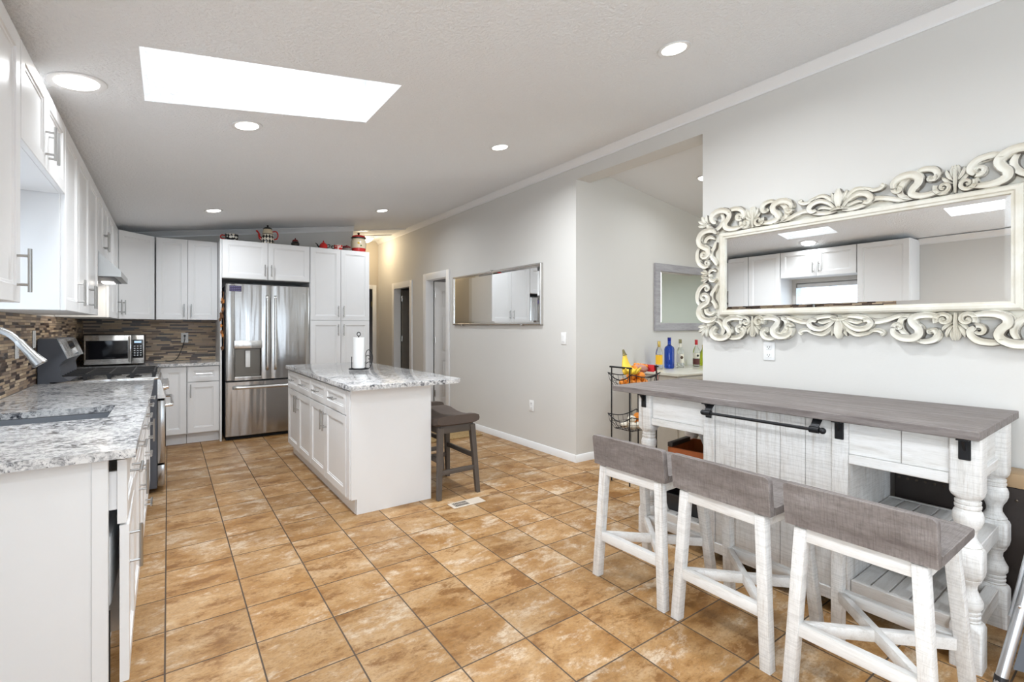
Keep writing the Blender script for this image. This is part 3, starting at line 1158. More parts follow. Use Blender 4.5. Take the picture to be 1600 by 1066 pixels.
cabinet('base_cabinet', 'white sink base cabinet with two doors under the sink', 'cabinet', (BF, 2.55, 0), ROT, 0.90, BD, BH,
        [('drawer', 0.004, 0.448, 0.70, 0.868, ('h', 0.226, 0.79, 0.15)), ('drawer', 0.452, 0.896, 0.70, 0.868, ('h', 0.674, 0.79, 0.15))]
        + pair(0.90, 0.112, 0.692, 0.58), toe=0.105, group=BG, hollow=True)
cabinet('base_cabinet', 'white three-drawer base cabinet right of the sink cabinet', 'cabinet', (BF, 3.452, 0), ROT, 0.448, BD, BH,
        [('drawer', 0.004, 0.444, a, b, ('h', 0.224, (a + b) / 2, 0.15)) for a, b in ((0.70, 0.868), (0.41, 0.692), (0.112, 0.402))], toe=0.105, group=BG)
cabinet('base_cabinet', 'white base cabinet with two drawers over two doors beside the range', 'cabinet', (BF, 3.902, 0), ROT, 0.845, BD, BH,
        [('drawer', 0.004, 0.420, 0.70, 0.868, ('h', 0.212, 0.79, 0.15)), ('drawer', 0.425, 0.841, 0.70, 0.868, ('h', 0.633, 0.79, 0.15))]
        + pair(0.845, 0.112, 0.692, 0.58), toe=0.105, group=BG)
cabinet('base_cabinet', 'white corner base cabinet just right of the range', 'cabinet', (BF, 5.512, 0), ROT, 0.985, BD, BH,
        [('door', 0.004, 0.981, 0.112, 0.868, None)], toe=0.105, group=BG)
# back base run
QF = 6.53
cabinet('base_cabinet', 'white single-door base cabinet in the back corner behind the range handle', 'cabinet', (-0.095, QF, 0), 0, 0.265, BY - 0.012 - QF, BH,
        [('door', 0.03, 0.261, 0.125, 0.872, None)], toe=0.115)
cabinet('base_cabinet', 'white base cabinet with one drawer over one door left of the fridge', 'cabinet', (0.172, QF, 0), 0, 0.315, BY - 0.012 - QF, BH,
        [('drawer', 0.008, 0.311, 0.702, 0.872, ('h', 0.16, 0.79, 0.15)), ('door', 0.008, 0.311, 0.125, 0.694, ('v', 0.035, 0.60, 0.15))], toe=0.115)

# ------------------------------------------------------------------ counters
GZ0, GZ1 = 0.884, 0.914
KX0, KX1, KY0, KY1 = -0.665, -0.222, 2.82, 3.225      # sink cutout
m = MB()
x0, x1, y0, y1 = LX + 0.009, -0.088, 2.052, 4.745
V = {}
xs_ = [x0, KX0, KX1, x1]
ys_ = [y0, KY0, KY1, y1]
for i, x in enumerate(xs_):
    for j, y in enumerate(ys_):
        for k, z in enumerate((GZ0, GZ1)):
            V[i, j, k] = m.bm.verts.new((x, y, z))
for i in range(3):
    for j in range(3):
        if i == 1 and j == 1:
            for a, b in (((1, 1), (2, 1)), ((2, 1), (2, 2)), ((2, 2), (1, 2)), ((1, 2), (1, 1))):
                m.bm.faces.new((V[a[0], a[1], 0], V[b[0], b[1], 0], V[b[0], b[1], 1], V[a[0], a[1], 1]))
            continue
        for k in (0, 1):
            m.bm.faces.new((V[i, j, k], V[i + 1, j, k], V[i + 1, j + 1, k], V[i, j + 1, k]))
for i in range(3):
    for j in (0, 3):
        m.bm.faces.new((V[i, j, 0], V[i + 1, j, 0], V[i + 1, j, 1], V[i, j, 1]))
for j in range(3):
    for i in (0, 3):
        m.bm.faces.new((V[i, j, 0], V[i, j + 1, 0], V[i, j + 1, 1], V[i, j, 1]))
es = [e for e in m.bm.edges if len(e.link_faces) == 2 and e.calc_face_angle(0) > 1.0 and all(abs(v.co.z - GZ1) < 1e-4 for v in e.verts)]
bmesh.ops.bevel(m.bm, geom=es, offset=0.004, segments=2, profile=0.5, affect='EDGES')
tag(m.build('worktop', MT['granite']), 'speckled granite worktop with the sink along the left wall', 'worktop')
m = MB()
m.prism([(LX + 0.009, 5.512), (-0.088, 5.512), (-0.088, 6.50), (0.486, 6.50), (0.486, BY - 0.010), (LX + 0.009, BY - 0.010)], 'z', GZ0, GZ1)
tag(m.build('worktop', MT['granite']), 'speckled granite corner worktop under the microwave', 'worktop')

# sink: undermount steel bowl
t = thing('kitchen_sink', 'stainless undermount sink set into the granite worktop', 'sink', ((KX0 + KX1) / 2, (KY0 + KY1) / 2, 0))
a, b = (KX1 - KX0) / 2, (KY1 - KY0) / 2


def rr(a, b, r, z, n=5):
    out = []
    for cx, cy, a0 in ((a - r, b - r, 0), (-a + r, b - r, 90), (-a + r, -b + r, 180), (a - r, -b + r, 270)):
        for k in range(n + 1):
            th = R(a0 + 90 * k / n)
            out.append((cx + r * math.cos(th), cy + r * math.sin(th), z))
    return out


m = MB()
m.loft([rr(a + 0.02, b + 0.02, 0.03, 0.882), rr(a + 0.001, b + 0.001, 0.03, 0.882), rr(a + 0.001, b + 0.001, 0.03, 0.878), rr(a - 0.004, b - 0.004, 0.04, 0.74), rr(a - 0.05, b - 0.05, 0.05, 0.705)], cap=False)
m.bm.faces.ensure_lookup_table()
bot = [v for v in m.bm.verts if abs(v.co.z - 0.705) < 1e-5]
m.bm.faces.new(bot)
m.build('bowl', MT['sink_steel'], t)
m = MB()
m.lathe([(0.045, 0.706), (0.045, 0.709), (0.03, 0.711), (0.0, 0.709)], n=20)
m.build('drain', MT['chrome'], t)

# gooseneck faucet
t = thing('kitchen_faucet', 'brushed gooseneck faucet with pull-down spray head over the sink', 'faucet', (-0.715, 2.99, 0.915))
m = MB()
m.lathe([(0.028, 0), (0.028, 0.008), (0.02, 0.012), (0.018, 0.06), (0.014, 0.065)], n=18)
m.build('base', NI, t)
m = MB()
m.tube(catmull([(0, 0, 0.06), (0, 0, 0.25), (0.005, 0, 0.33), (0.045, 0, 0.388), (0.10, 0, 0.398), (0.15, 0, 0.375), (0.185, 0, 0.335)], 8), 0.0135, 14)
m.build('neck', NI, t)
m = MB()
d_ = Vector((0.56, 0, -0.83)).normalized()
p = Vector((0.178, 0, 0.345))
m.tube([p, p + d_ * 0.005, p + d_ * 0.03, p + d_ * 0.075, p + d_ * 0.125, p + d_ * 0.13], [0.0142, 0.0155, 0.0158, 0.019, 0.029, 0.026], 18)
m.build('spray_head', NI, t)
m = MB()
m.cyl((0, 0.018, 0.04), (0, 0.045, 0.05), 0.008, 10)
m.cyl((0, 0.045, 0.05), (0.01, 0.06, 0.13), 0.0055, 10)
m.build('lever', NI, t)

# ------------------------------------------------------------------ gas range
RY0, RY1 = 4.752, 5.505
RW = RY1 - RY0
t = thing('gas_range', 'stainless gas range with black grates built into the left run', 'range', (-0.04, RY0, 0), ROT)
m = MB()
m.box(0.002, RW - 0.002, 0.03, 0.71, 0.04, 0.905, 0.003, 1)
m.build('body', MT['dark_grey'], t)
m = MB()
m.box(0.0, RW, 0.02, 0.655, 0.906, 0.924, 0.004)
m.build('cooktop', MT['steel_plain'], t)
m = MB()
m.box(0.006, RW - 0.006, -0.022, 0.028, 0.235, 0.735, 0.006)
d = m.build('oven_door', MT['steel'], t)
m = MB()
m.box(0.12, RW - 0.12, -0.026, -0.0222, 0.34, 0.62, 0.0015, 1)
m.build('window', MT['black_glass'], d)
m = MB()
hh_ = [(0.05, -0.022, 0.69), (0.05, -0.05, 0.69), (0.06, -0.066, 0.69), (0.10, -0.07, 0.69), (RW - 0.10, -0.07, 0.69), (RW - 0.06, -0.066, 0.69), (RW - 0.05, -0.05, 0.69), (RW - 0.05, -0.022, 0.69)]
m.tube(hh_, 0.0125, 12)
m.build('handle', MT['chrome'], d)
m = MB()
m.box(0.006, RW - 0.006, -0.020, 0.028, 0.055, 0.222, 0.006)
m.build('drawer', MT['steel'], t)
m = MB()
m.loft([[(x, 0.028, 0.752), (x, -0.025, 0.752), (x, 0.008, 0.90), (x, 0.028, 0.905)] for x in (0.004, RW - 0.004)])
pn = m.build('control_panel', MT['steel_plain'], t)
for k in range(5):
    m = MB()
    kx = 0.09 + k * (RW - 0.18) / 4
    n_ = Vector((0, -0.976, 0.218))
    p = Vector((kx, -0.010, 0.828))
    m.tube([p, p + n_ * 0.006, p + n_ * 0.007, p + n_ * 0.034, p + n_ * 0.036], [0.028, 0.027, 0.022, 0.02, 0.017], 18)
    m.build('knob', MT['chrome'], t)
# three cast grates
gw = (RW - 0.06) / 3
for k in range(3):
    m = MB()
    gx0 = 0.03 + k * gw + 0.003
    gx1 = gx0 + gw - 0.006
    for x in (gx0, (gx0 + gx1) / 2, gx1):
        m.box(x - 0.006, x + 0.006, 0.05, 0.60, 0.956, 0.967, 0.002, 1)
    for j in range(5):
        y = 0.05 + j * 0.1375
        m.box(gx0, gx1, y - 0.006, y + 0.006, 0.955, 0.966, 0.002, 1)
    for x in (gx0, gx1):
        for j in range(5):
            y = 0.05 + j * 0.1375
            m.bar((x, y, 0.9243), (x, y, 0.958), 0.020, 0.012, up=(1, 0, 0), w2=0.030, d2=0.012)
    m.bar(((gx0 + gx1) / 2, 0.05, 0.9243), ((gx0 + gx1) / 2, 0.05, 0.958), 0.012, 0.02, up=(1, 0, 0))
    m.build('grate', MT['cast_iron'], t)
for k, (bx, by) in enumerate(((0.15, 0.18), (0.15, 0.47), (RW / 2, 0.32), (RW - 0.15, 0.18), (RW - 0.15, 0.47))):
    m = MB()
    m.lathe([(0.05, 0.9242), (0.05, 0.93), (0.034, 0.932), (0.034, 0.938), (0.0, 0.9385)], (bx, by, 0), 18)
    m.build('burner', MT['cast_iron'], t)
# back guard: leaning stainless face between dark end cheeks
m = MB()
prof = [(0.715, 0.90), (0.715, 1.235), (0.615, 1.235), (0.560, 1.09), (0.585, 1.065), (0.600, 1.04), (0.590, 0.96), (0.545, 0.926)]
m.prism([(y, z) for y, z in prof], 'x', 0.0, RW)
g = m.build('back_guard', MT['dark_grey'], t)
m = MB()
m.loft([[(x, 0.612, 1.226), (x, 0.560, 1.088), (x, 0.548, 1.093), (x, 0.600, 1.231)] for x in (0.012, RW - 0.012)])
m.build('guard_face', MT['steel_plain'], g)
m = MB()
m.loft([[(x, 0.5965, 1.208), (x, 0.5575, 1.105), (x, 0.5525, 1.107), (x, 0.5915, 1.210)] for x in (RW * 0.33, RW * 0.67)])
m.build('display', MT['black_glass'], g)

# range hood
HY0, HY1 = 4.705, 5.46
t = thing('range_hood', 'white under-cabinet range hood with two lamps above the range', 'range hood', (-0.29, HY0, 1.70), ROT)
HW = HY1 - HY0
m = MB()
m.prism([(0.0, 0.0), (0.0, 0.045), (0.135, 0.183), (0.475, 0.183), (0.475, 0.0)], 'x', 0, HW)
m.build('canopy', MT['hood_steel'], t)
m = MB()
m.box(0.03, HW - 0.03, 0.04, 0.44, -0.004, -0.0003)
m.build('filter', MT['dark_grey'], t)
for x in (HW - 0.22, HW - 0.09):
    m = MB()
    m.lathe([(0.04, -0.011), (0.04, -0.005), (0.034, -0.0045)], (x, 0.12, 0), 18)
    m.build('lamp', MT['hood_glow'], t)
area('hood_light', (-0.42, 5.2, 1.68), (0, 0, 0), 0.25, 0.1, 0.9, (1, 0.9, 0.76))

# microwave
t = thing('microwave', 'black and stainless microwave on the corner worktop', 'microwave', (-0.70, 6.52, 0.916))
m = MB()
m.box(0, 0.495, 0.02, 0.40, 0.012, 0.322, 0.006)
for x in (0.04, 0.45):
    for y in (0.06, 0.36):
        m.cyl((x, y, 0), (x, y, 0.0125), 0.014, 10)
m.build('body', MT['black_plastic'], t)
m = MB()
m.box(0.004, 0.385, -0.002, 0.0195, 0.016, 0.318, 0.004)
d = m.build('door', MT['steel_plain'], t)
m = MB()
m.box(0.018, 0.355, -0.006, -0.0022, 0.07, 0.262, 0.0015, 1)
m.build('window', MT['black_glass'], d)
m = MB()
m.box(0.362, 0.384, -0.034, -0.016, 0.036, 0.312, 0.004)
for z in (0.07, 0.28):
    m.box(0.367, 0.379, -0.017, -0.002, z - 0.012, z + 0.012)
m.build('handle', MT['steel'], d)
m = MB()
m.box(0.387, 0.491, -0.002, 0.0195, 0.016, 0.318, 0.004)
p = m.build('control_panel', MT['steel_plain'], t)
m = MB()
m.box(0.392, 0.484, -0.006, -0.0022, 0.075, 0.270, 0.0015, 1)
m.build('keypad', MT['black_glass'], p)
m = MB()
for i in range(3):
    for j in range(5):
        m.box(0.404 + i * 0.026, 0.418 + i * 0.026, -0.0068, -0.0062, 0.10 + j * 0.024, 0.109 + j * 0.024)
m.build('keys', MT['nickel'], p)
m = MB()
m.box(0.408, 0.468, -0.0068, -0.0062, 0.235, 0.256)
m.build('display', MT['display_glow'], p)


def outlet(name, label, loc, rz, kind='outlet'):
    t = thing(name, label, 'wall outlet' if kind == 'outlet' else 'light switch', loc, rz)
    m = MB()
    m.box(-0.037, 0.037, -0.007, -0.0005, -0.06, 0.06, 0.003)
    m.build('plate', MT['white_plastic'], t)
    if kind == 'outlet':
        for z in (-0.026, 0.026):
            m = MB()
            m.box(-0.017, 0.017, -0.010, -0.0072, z - 0.016, z + 0.016, 0.002, 1)
            s_ = m.build('socket', MT['white_plastic'], t)
            m = MB()
            m.box(-0.009, -0.0065, -0.0104, -0.0101, z - 0.003, z + 0.008)
            m.box(0.0065, 0.009, -0.0104, -0.0101, z - 0.003, z + 0.008)
            m.cyl((0, -0.0101, z - 0.008), (0, -0.0104, z - 0.008), 0.003, 8)
            m.build('slots', MT['gap_black'], s_)
    else:
        m = MB()
        m.box(-0.017, 0.017, -0.011, -0.0072, -0.034, 0.034, 0.002, 1)
        m.build('rocker', MT['white_plastic'], t)
    return t


outlet('wall_outlet', 'white outlet on the mosaic backsplash with a black plug in it', (0.165, BY - 0.009, 1.19), 0)
t = thing('power_cord', 'thin black cord hanging from the backsplash outlet to the worktop', 'cord', (0.165, BY - 0.021, 1.215))
m = MB()
m.cyl((0, 0.0, 0), (0, -0.03, 0), 0.012, 10)
m.build('plug', MT['black_plastic'], t)
m = MB()
m.tube(catmull([(0, -0.028, -0.002), (0.0, -0.045, -0.05), (-0.03, -0.04, -0.16), (-0.075, -0.05, -0.265), (-0.12, -0.06, -0.294), (-0.19, -0.04, -0.294)], 6), 0.004, 8)
m.build('wire', MT['black_plastic'], t)
outlet('wall_outlet', 'white outlet on the left mosaic backsplash behind the faucet', (LX + 0.009, 4.19, 1.185), R(90))
outlet('light_switch', 'white switch on the left mosaic backsplash near the range', (LX + 0.009, 4.66, 1.235), R(90), 'switch')

# ------------------------------------------------------------------ refrigerator
FX0, FX1 = 0.540, 1.458
t = thing('refrigerator', 'stainless french-door refrigerator with water dispenser', 'refrigerator', (FX0, 6.45, 0))
FW = FX1 - FX0
m = MB()
m.box(0.0, FW, 0.075, 0.62, 0.03, 1.80, 0.004)
for x in (0.03, FW - 0.09):
    m.box(x, x + 0.06, 0.08, 0.14, 1.8005, 1.822, 0.004)
m.build('body', MT['dark_grey'], t)
m = MB()
m.box(0.01, FW - 0.01, 0.06, 0.10, 0.0, 0.029)
m.build('base_grille', MT['gap_black'], t)
MID = 0.473


def curved_front(m, x0, x1, z0, z1, bulge=0.012, t0=0.0, t1=0.072, n=14):
    rings = []
    for k in range(n + 1):
        u = k / n
        x = x0 + (x1 - x0) * u
        y = t0 + bulge * (2 * u - 1) ** 2 + (0.006 if k in (0, n) else 0)
        rings.append([(x, y, z0 + 0.004), (x, y + 0.004, z0), (x, t1, z0), (x, t1, z1), (x, y + 0.004, z1), (x, y, z1 - 0.004)])
    m.loft(rings)


# left door with a dispenser recess: built as four strips around the cavity
DX0, DX1, DZ0, DZ1 = 0.092, 0.372, 0.722, 1.072
m = MB()
curved_front(m, 0.002, DX0, 0.695, 1.822, 0.0, n=4)
curved_front(m, DX1, MID - 0.003, 0.695, 1.822, 0.0, n=4)
m.box(DX0 - 0.0005, DX1 + 0.0005, 0.0005, 0.072, 0.695, DZ0)
m.box(DX0 - 0.0005, DX1 + 0.0005, 0.0005, 0.072, DZ1, 1.822)
dl_ = m.build('door', MT['steel'], t)
m = MB()
m.loft([[(DX0, 0.002, DZ0), (DX1, 0.002, DZ0), (DX1, 0.002, DZ1), (DX0, 0.002, DZ1)],
        [(DX0 + 0.01, 0.062, DZ0 + 0.02), (DX1 - 0.01, 0.062, DZ0 + 0.02), (DX1 - 0.01, 0.062, DZ1 - 0.01), (DX0 + 0.01, 0.062, DZ1 - 0.01)]], cap=False)
m.bm.verts.ensure_lookup_table()
m.bm.faces.new([v for v in m.bm.verts if abs(v.co.y - 0.062) < 1e-5])
m.build('dispenser_recess', MT['bronze_panel'], dl_)
m = MB()
m.box(DX0 - 0.006, DX1 + 0.006, -0.006, 0.0, DZ1 - 0.004, DZ1 + 0.088, 0.003)
m.build('dispenser_panel', MT['steel_plain'], dl_)
m = MB()
m.box(0.205, 0.255, 0.020, 0.034, 0.845, 1.04, 0.004)
m.build('dispenser_paddle', MT['white_plastic'], dl_)
m = MB()
m.box(DX0 + 0.002, DX1 - 0.002, 0.004, 0.058, DZ0 + 0.001, DZ0 + 0.016)
m.build('drip_tray', MT['steel_plain'], dl_)


def fridge_handle(m, x, z0, z1):
    p = catmull([(x, 0.0, z0), (x, -0.035, z0 + 0.012), (x, -0.05, z0 + 0.09), (x, -0.052, (z0 + z1) / 2), (x, -0.05, z1 - 0.09), (x, -0.035, z1 - 0.012), (x, 0.0, z1)], 6)
    rings = []
    for q in p:
        rings.append([(q.x + 0.014 * math.cos(a_), q.y + 0.010 * math.sin(a_), q.z) for a_ in [2 * PI * k / 10 for k in range(10)]])
    m.loft(rings)


m = MB()
fridge_handle(m, MID - 0.045, 0.80, 1.70)
m.build('handle', MT['steel_plain'], dl_)
m = MB()
curved_front(m, MID + 0.003, FW - 0.002, 0.695, 1.822, 0.010)
dr = m.build('door', MT['steel'], t)
m = MB()
fridge_handle(m, MID + 0.045, 0.80, 1.70)
m.build('handle', MT['steel_plain'], dr)
m = MB()
m.tube([(FW - 0.075 + 0.019 * math.cos(a_), 0.003, 1.725 + 0.019 * math.sin(a_)) for a_ in [2 * PI * k / 24 for k in range(24)]], 0.0022, 6, closed=True)
m.tube(catmull([(FW - 0.088, 0.002, 1.722), (FW - 0.083, 0.002, 1.734), (FW - 0.075, 0.002, 1.726), (FW - 0.080, 0.002, 1.716), (FW - 0.070, 0.002, 1.720), (FW - 0.064, 0.002, 1.730)], 5), 0.0018, 6)
m.build('emblem', MT['chrome'], dr)
m = MB()
curved_front(m, 0.002, FW - 0.002, 0.045, 0.680, 0.012, n=18)
fd = m.build('freezer_drawer', MT['steel'], t)
m = MB()
p = catmull([(0.07, 0.008, 0.612), (0.082, -0.035, 0.612), (0.16, -0.052, 0.612), (FW / 2, -0.056, 0.612), (FW - 0.16, -0.052, 0.612), (FW - 0.082, -0.035, 0.612), (FW - 0.07, 0.008, 0.612)], 8)
m.loft([[(q.x, q.y + 0.009 * math.cos(a_), q.z + 0.018 * math.sin(a_)) for a_ in [2 * PI * k / 10 for k in range(10)]] for q in p])
m.build('handle', MT['steel_plain'], fd)

# calendar magnet
t = thing('fridge_magnet', 'small purple calendar magnet at the top left of the fridge door', 'magnet', (0.578, 6.4485, 1.735))
m = MB()
m.box(0, 0.122, -0.004, 0, 0, 0.066)
m.build('card', MT['purple_card'], t)
m = MB()
for i in range(6):
    for j in range(3):
        m.box(0.008 + i * 0.0185, 0.020 + i * 0.0185, -0.0048, -0.0042, 0.007 + j * 0.02, 0.018 + j * 0.02)
m.build('months', MT['pale_card'], t)

# autumn leaf garland hung beside the fridge
t = thing('leaf_garland', 'brown and orange autumn leaf garland hanging beside the fridge', 'garland', (0.520, 6.468, 1.0))
m = MB()
m.tube(catmull([(0, 0.0, 0.06), (0.006, -0.003, 0.3), (-0.004, -0.002, 0.5), (0.004, 0, 0.72)], 6), 0.004, 6)
m.cyl((0.004, 0, 0.72), (-0.016, 0.0225, 0.725), 0.003, 8)
m.build('cord', MT['leaf_brown'], t)
rg = random.Random(3)
for k in range(26):
    z = 0.07 + 0.64 * rg.random()
    sz = 0.016 + 0.014 * rg.random()
    m = MB()
    a_ = rg.random() * 6.28
    pts = []
    for q in range(10):
        r_ = sz * (1.0 if q % 2 == 0 else 0.55)
        th = a_ + 2 * PI * q / 10
        pts.append((r_ * math.cos(th), r_ * 1.2 * math.sin(th)))
    cx, cy = -0.012 + rg.uniform(-0.010, 0.012), -0.018 - 0.014 * rg.random()
    if 0.28 < z < 0.50:
        cx -= 0.014
    m.loft([[(cx + p_[0] * 0.6, cy + y_ + 0.004 * math.sin(9 * p_[0] / sz), z + p_[1]) for p_ in pts] for y_ in (-0.0015, 0.0015)])
    m.build('leaf', MT['leaf_orange'] if rg.random() < 0.45 else MT['leaf_brown'], t)

# ------------------------------------------------------------------ island
IX0, IX1, IY0, IY1 = 1.030, 1.648, 3.400, 5.520
t = thing('kitchen_island', 'white kitchen island with four drawers over four doors', 'kitchen island', (IX0, IY1, 0), R(-90))
IW, ID = IY1 - IY0, IX1 - IX0
m = MB()
m.box(0.0, IW - 0.021, 0.021, ID, 0.105, 0.882, 0.0015, 1)
m.box(0.01, IW - 0.021, 0.05, ID - 0.002, 0.0, 0.105)
m.build('body', CP, t)
m = MB()
m.prism([(0.050, 0.0), (ID + 0.003, 0.0), (ID + 0.003, 0.882), (0.012, 0.882), (0.012, 0.108), (0.050, 0.108)], 'x', IW - 0.0205, IW)
m.build('end_panel', CP, t)
m = MB()
m.box(0.03, IW - 0.025, 0.046, 0.0495, 0.0, 0.104)
m.build('toe_kick', CP, t)
ed = [0.0, 0.491, 0.983, 1.477, 2.027]
for k in range(4):
    a, b = ed[k] + 0.003, ed[k + 1] - 0.003
    m = MB()
    m.shaker(a, b, 0.692, 0.866, 0.0, fr=0.05)
    d = m.build('drawer', CP, t)
    m = MB()
    m.pull(((a + b) / 2, 0, 0.782), 'h', 0.15)
    m.build('handle', NI, d)
    m = MB()
    m.shaker(a, b, 0.108, 0.685, 0.0)
    d = m.build('door', CP, t)
    m = MB()
    hx = b - 0.035 if k in (0, 2) else a + 0.035
    m.pull((hx, 0, 0.575), 'v', 0.16)
    m.build('handle', NI, d)
m = MB()
m.box(2.030, IW - 0.0212, 0.004, 0.021, 0.108, 0.866)
m.build('face_stile', CP, t)
m = MB()
tx0, tx1, ty0, ty1, r_ = 1.012, 1.875, 3.305, 5.555, 0.05
poly = [(tx0, ty1), (tx0, ty0)]
poly += [(tx1 - r_ + r_ * math.sin(R(9 * k)), ty0 + r_ - r_ * math.cos(R(9 * k))) for k in range(11)]
poly += [(tx1, ty1)]
m.prism(poly, 'z', GZ0, 0.918)
es = [e for e in m.bm.edges if all(abs(v.co.z - 0.918) < 1e-4 for v in e.verts)]
bmesh.ops.bevel(m.bm, geom=es, offset=0.004, segments=2, profile=0.5, affect='EDGES')
tag(m.build('worktop', MT['granite']), 'speckled granite slab top on the white island', 'worktop')

# paper towels on the island
t = thing('paper_towel_holder', 'black scrolled wire paper towel holder on the island', 'paper towel holder', (1.47, 4.57, 0.919))
m = MB()
m.tube([(0.088 * math.cos(a_), 0.088 * math.sin(a_), 0.006) for a_ in [2 * PI * k / 32 for k in range(32)]], 0.0048, 8, closed=True)
m.tube([(-0.088, 0, 0.006), (0.088, 0, 0.006)], 0.004, 8)
m.tube([(0, -0.088, 0.006), (0, 0.088, 0.006)], 0.004, 8)
m.build('base', MT['black_metal'], t)
m = MB()
m.cyl((0, 0, 0.005), (0, 0, 0.318), 0.005, 10)
m.tube([(0.016 * math.cos(a_), 0, 0.334 + 0.018 * math.sin(a_)) for a_ in [2 * PI * k / 20 for k in range(20)]], 0.0038, 8, closed=True)
m.build('rod', MT['black_metal'], t)
m = MB()
ax, ay = 0.815, -0.579     # scroll panel stands to the right of the roll


def sc_(u, z):
    return (ax * u, ay * u, z)


m.tube(catmull([sc_(0.066, 0.006), sc_(0.068, 0.09), sc_(0.070, 0.16), sc_(0.095, 0.185), sc_(0.125, 0.15), sc_(0.130, 0.09), sc_(0.112, 0.03), sc_(0.09, 0.006)], 7), 0.0035, 8)
m.tube(catmull([sc_(0.068, 0.12), sc_(0.085, 0.135), sc_(0.106, 0.12), sc_(0.104, 0.10), sc_(0.09, 0.10)], 6), 0.003, 8)
m.tube(catmull([sc_(0.067, 0.05), sc_(0.09, 0.07), sc_(0.118, 0.062), sc_(0.116, 0.04), sc_(0.10, 0.042)], 6), 0.003, 8)
m.tube([sc_(-0.066, 0.006), sc_(-0.066, 0.12)], 0.0035, 8)
m.build('scroll_panel', MT['black_metal'], t)
m = MB()
m.lathe([(0.049, 0.013), (0.051, 0.016), (0.051, 0.299), (0.049, 0.302), (0.02, 0.302), (0.02, 0.300), (0.019, 0.0131)], n=28)
tag(m.build('paper_towel_roll', MT['paper'], loc=(1.47, 4.57, 0.919)), 'white roll of paper towels on the black wire holder', 'paper towels')
# ------------------------------------------------------------------ farmhouse bar table
WZ, WYW, WXW = MT['white_wood_z'], MT['white_wood_y'], MT['white_wood_x']
TC = (2.78, 1.355)
TT = 0.930
t = thing('bar_table', 'long farmhouse counter table, grey plank top on distressed white base', 'table', (*TC, 0), R(0.8))
m = MB()
xa, xb, ya, yb = -0.340, 0.430, -0.892, 0.905
nb = 6
for k in range(nb):
    a = xa + (xb - xa) * k / nb
    b = xa + (xb - xa) * (k + 1) / nb
    m.box(a + (0.0006 if k else 0), b - (0.0006 if k < nb - 1 else 0), ya, yb, TT - 0.036, TT, 0.0025, 1)
m.build('table_top', MT['grey_wood_y'], t)


def turned(m, cx, cy, z0, z1, prof, rmax):
    m.lathe([(r * rmax, z0 + (z1 - z0) * q) for q, r in prof], (cx, cy, 0), 24)


VASE_UP = [(0, 0.90), (0.03, 0.98), (0.10, 0.80), (0.18, 0.62), (0.26, 0.60), (0.34, 0.68), (0.44, 0.92), (0.54, 1.06), (0.64, 1.08), (0.72, 0.98), (0.77, 0.84),
           (0.79, 0.92), (0.84, 0.94), (0.86, 0.82), (0.88, 0.90), (0.93, 0.92), (0.95, 0.80), (1.0, 0.86)]
VASE_LO = [(0, 0.86), (0.03, 0.90), (0.06, 0.80), (0.09, 0.88), (0.13, 0.90), (0.16, 0.80), (0.19, 0.88), (0.23, 0.90), (0.26, 0.82), (0.36, 1.04), (0.48, 1.06),
           (0.62, 0.80), (0.74, 0.64), (0.84, 0.68), (0.93, 0.90), (0.97, 0.96), (1.0, 0.92)]
LEGS = [(-0.245, -0.842), (-0.245, 0.680), (0.225, -0.842), (0.225, 0.680)]
h = 0.048


def block(m, cx, cy, z0, z1, rt=True, rb=True):
    """square block with domed, rounded-off ends"""
    rings = []
    def sq(s, z, c):
        out = []
        for sx, sy in ((1, 1), (-1, 1), (-1, -1), (1, -1)):
            for k in range(5):
                th = {(1, 1): 0, (-1, 1): 90, (-1, -1): 180, (1, -1): 270}[(sx, sy)] + 22.5 * k
                out.append((cx + sx * (s - c) + c * math.cos(R(th)), cy + sy * (s - c) + c * math.sin(R(th)), z))
        return out
    if rb:
        rings += [sq(h * 0.86, z0, h * 0.84), sq(h * 0.97, z0 + 0.010, h * 0.60), sq(h, z0 + 0.026, 0.010)]
    else:
        rings += [sq(h, z0, 0.008)]
    if rt:
        rings += [sq(h, z1 - 0.026, 0.010), sq(h * 0.97, z1 - 0.010, h * 0.60), sq(h * 0.86, z1, h * 0.84)]
    else:
        rings += [sq(h, z1, 0.008)]
    m.loft(rings)


for lx, ly in LEGS:
    m = MB()
    block(m, lx, ly, 0.655, 0.8935, rt=False)
    turned(m, lx, ly, 0.465, 0.657, VASE_UP, 0.044)
    block(m, lx, ly, 0.345, 0.467)
    turned(m, lx, ly, 0.178, 0.347, VASE_LO, 0.043)
    block(m, lx, ly, 0.0, 0.180, rb=False)
    m.build('leg', WZ, t)
CY0, CY1 = -0.448, 0.268      # centre cabinet
CXF = -0.288
# centre cabinet: framed plank front, sides and back
m = MB()
m.box(CXF, CXF + 0.032, CY0, CY0 + 0.064, 0.06, 0.893, 0.002, 1)
m.box(CXF, CXF + 0.032, CY1 - 0.066, CY1, 0.06, 0.893, 0.002, 1)
m.box(CXF, CXF + 0.032, CY0 + 0.064, CY1 - 0.066, 0.06, 0.115, 0.002, 1)
m.build('cabinet_frame', WZ, t)
m = MB()
nb = 5
for k in range(nb):
    a = CY0 + 0.064 + (CY1 - CY0 - 0.13) * k / nb
    b = CY0 + 0.064 + (CY1 - CY0 - 0.13) * (k + 1) / nb
    m.box(CXF + 0.010, CXF + 0.030, a + 0.001, b - 0.001, 0.115, 0.893, 0.002, 1)
m.build('plank_front', WZ, t)
m = MB()
m.box(CXF + 0.032, 0.27, CY0 + 0.0, CY0 + 0.018, 0.06, 0.893)
m.box(CXF + 0.032, 0.27, CY1 - 0.018, CY1, 0.06, 0.893)
m.box(0.252, 0.27, CY0 + 0.018, CY1 - 0.018, 0.06, 0.893)
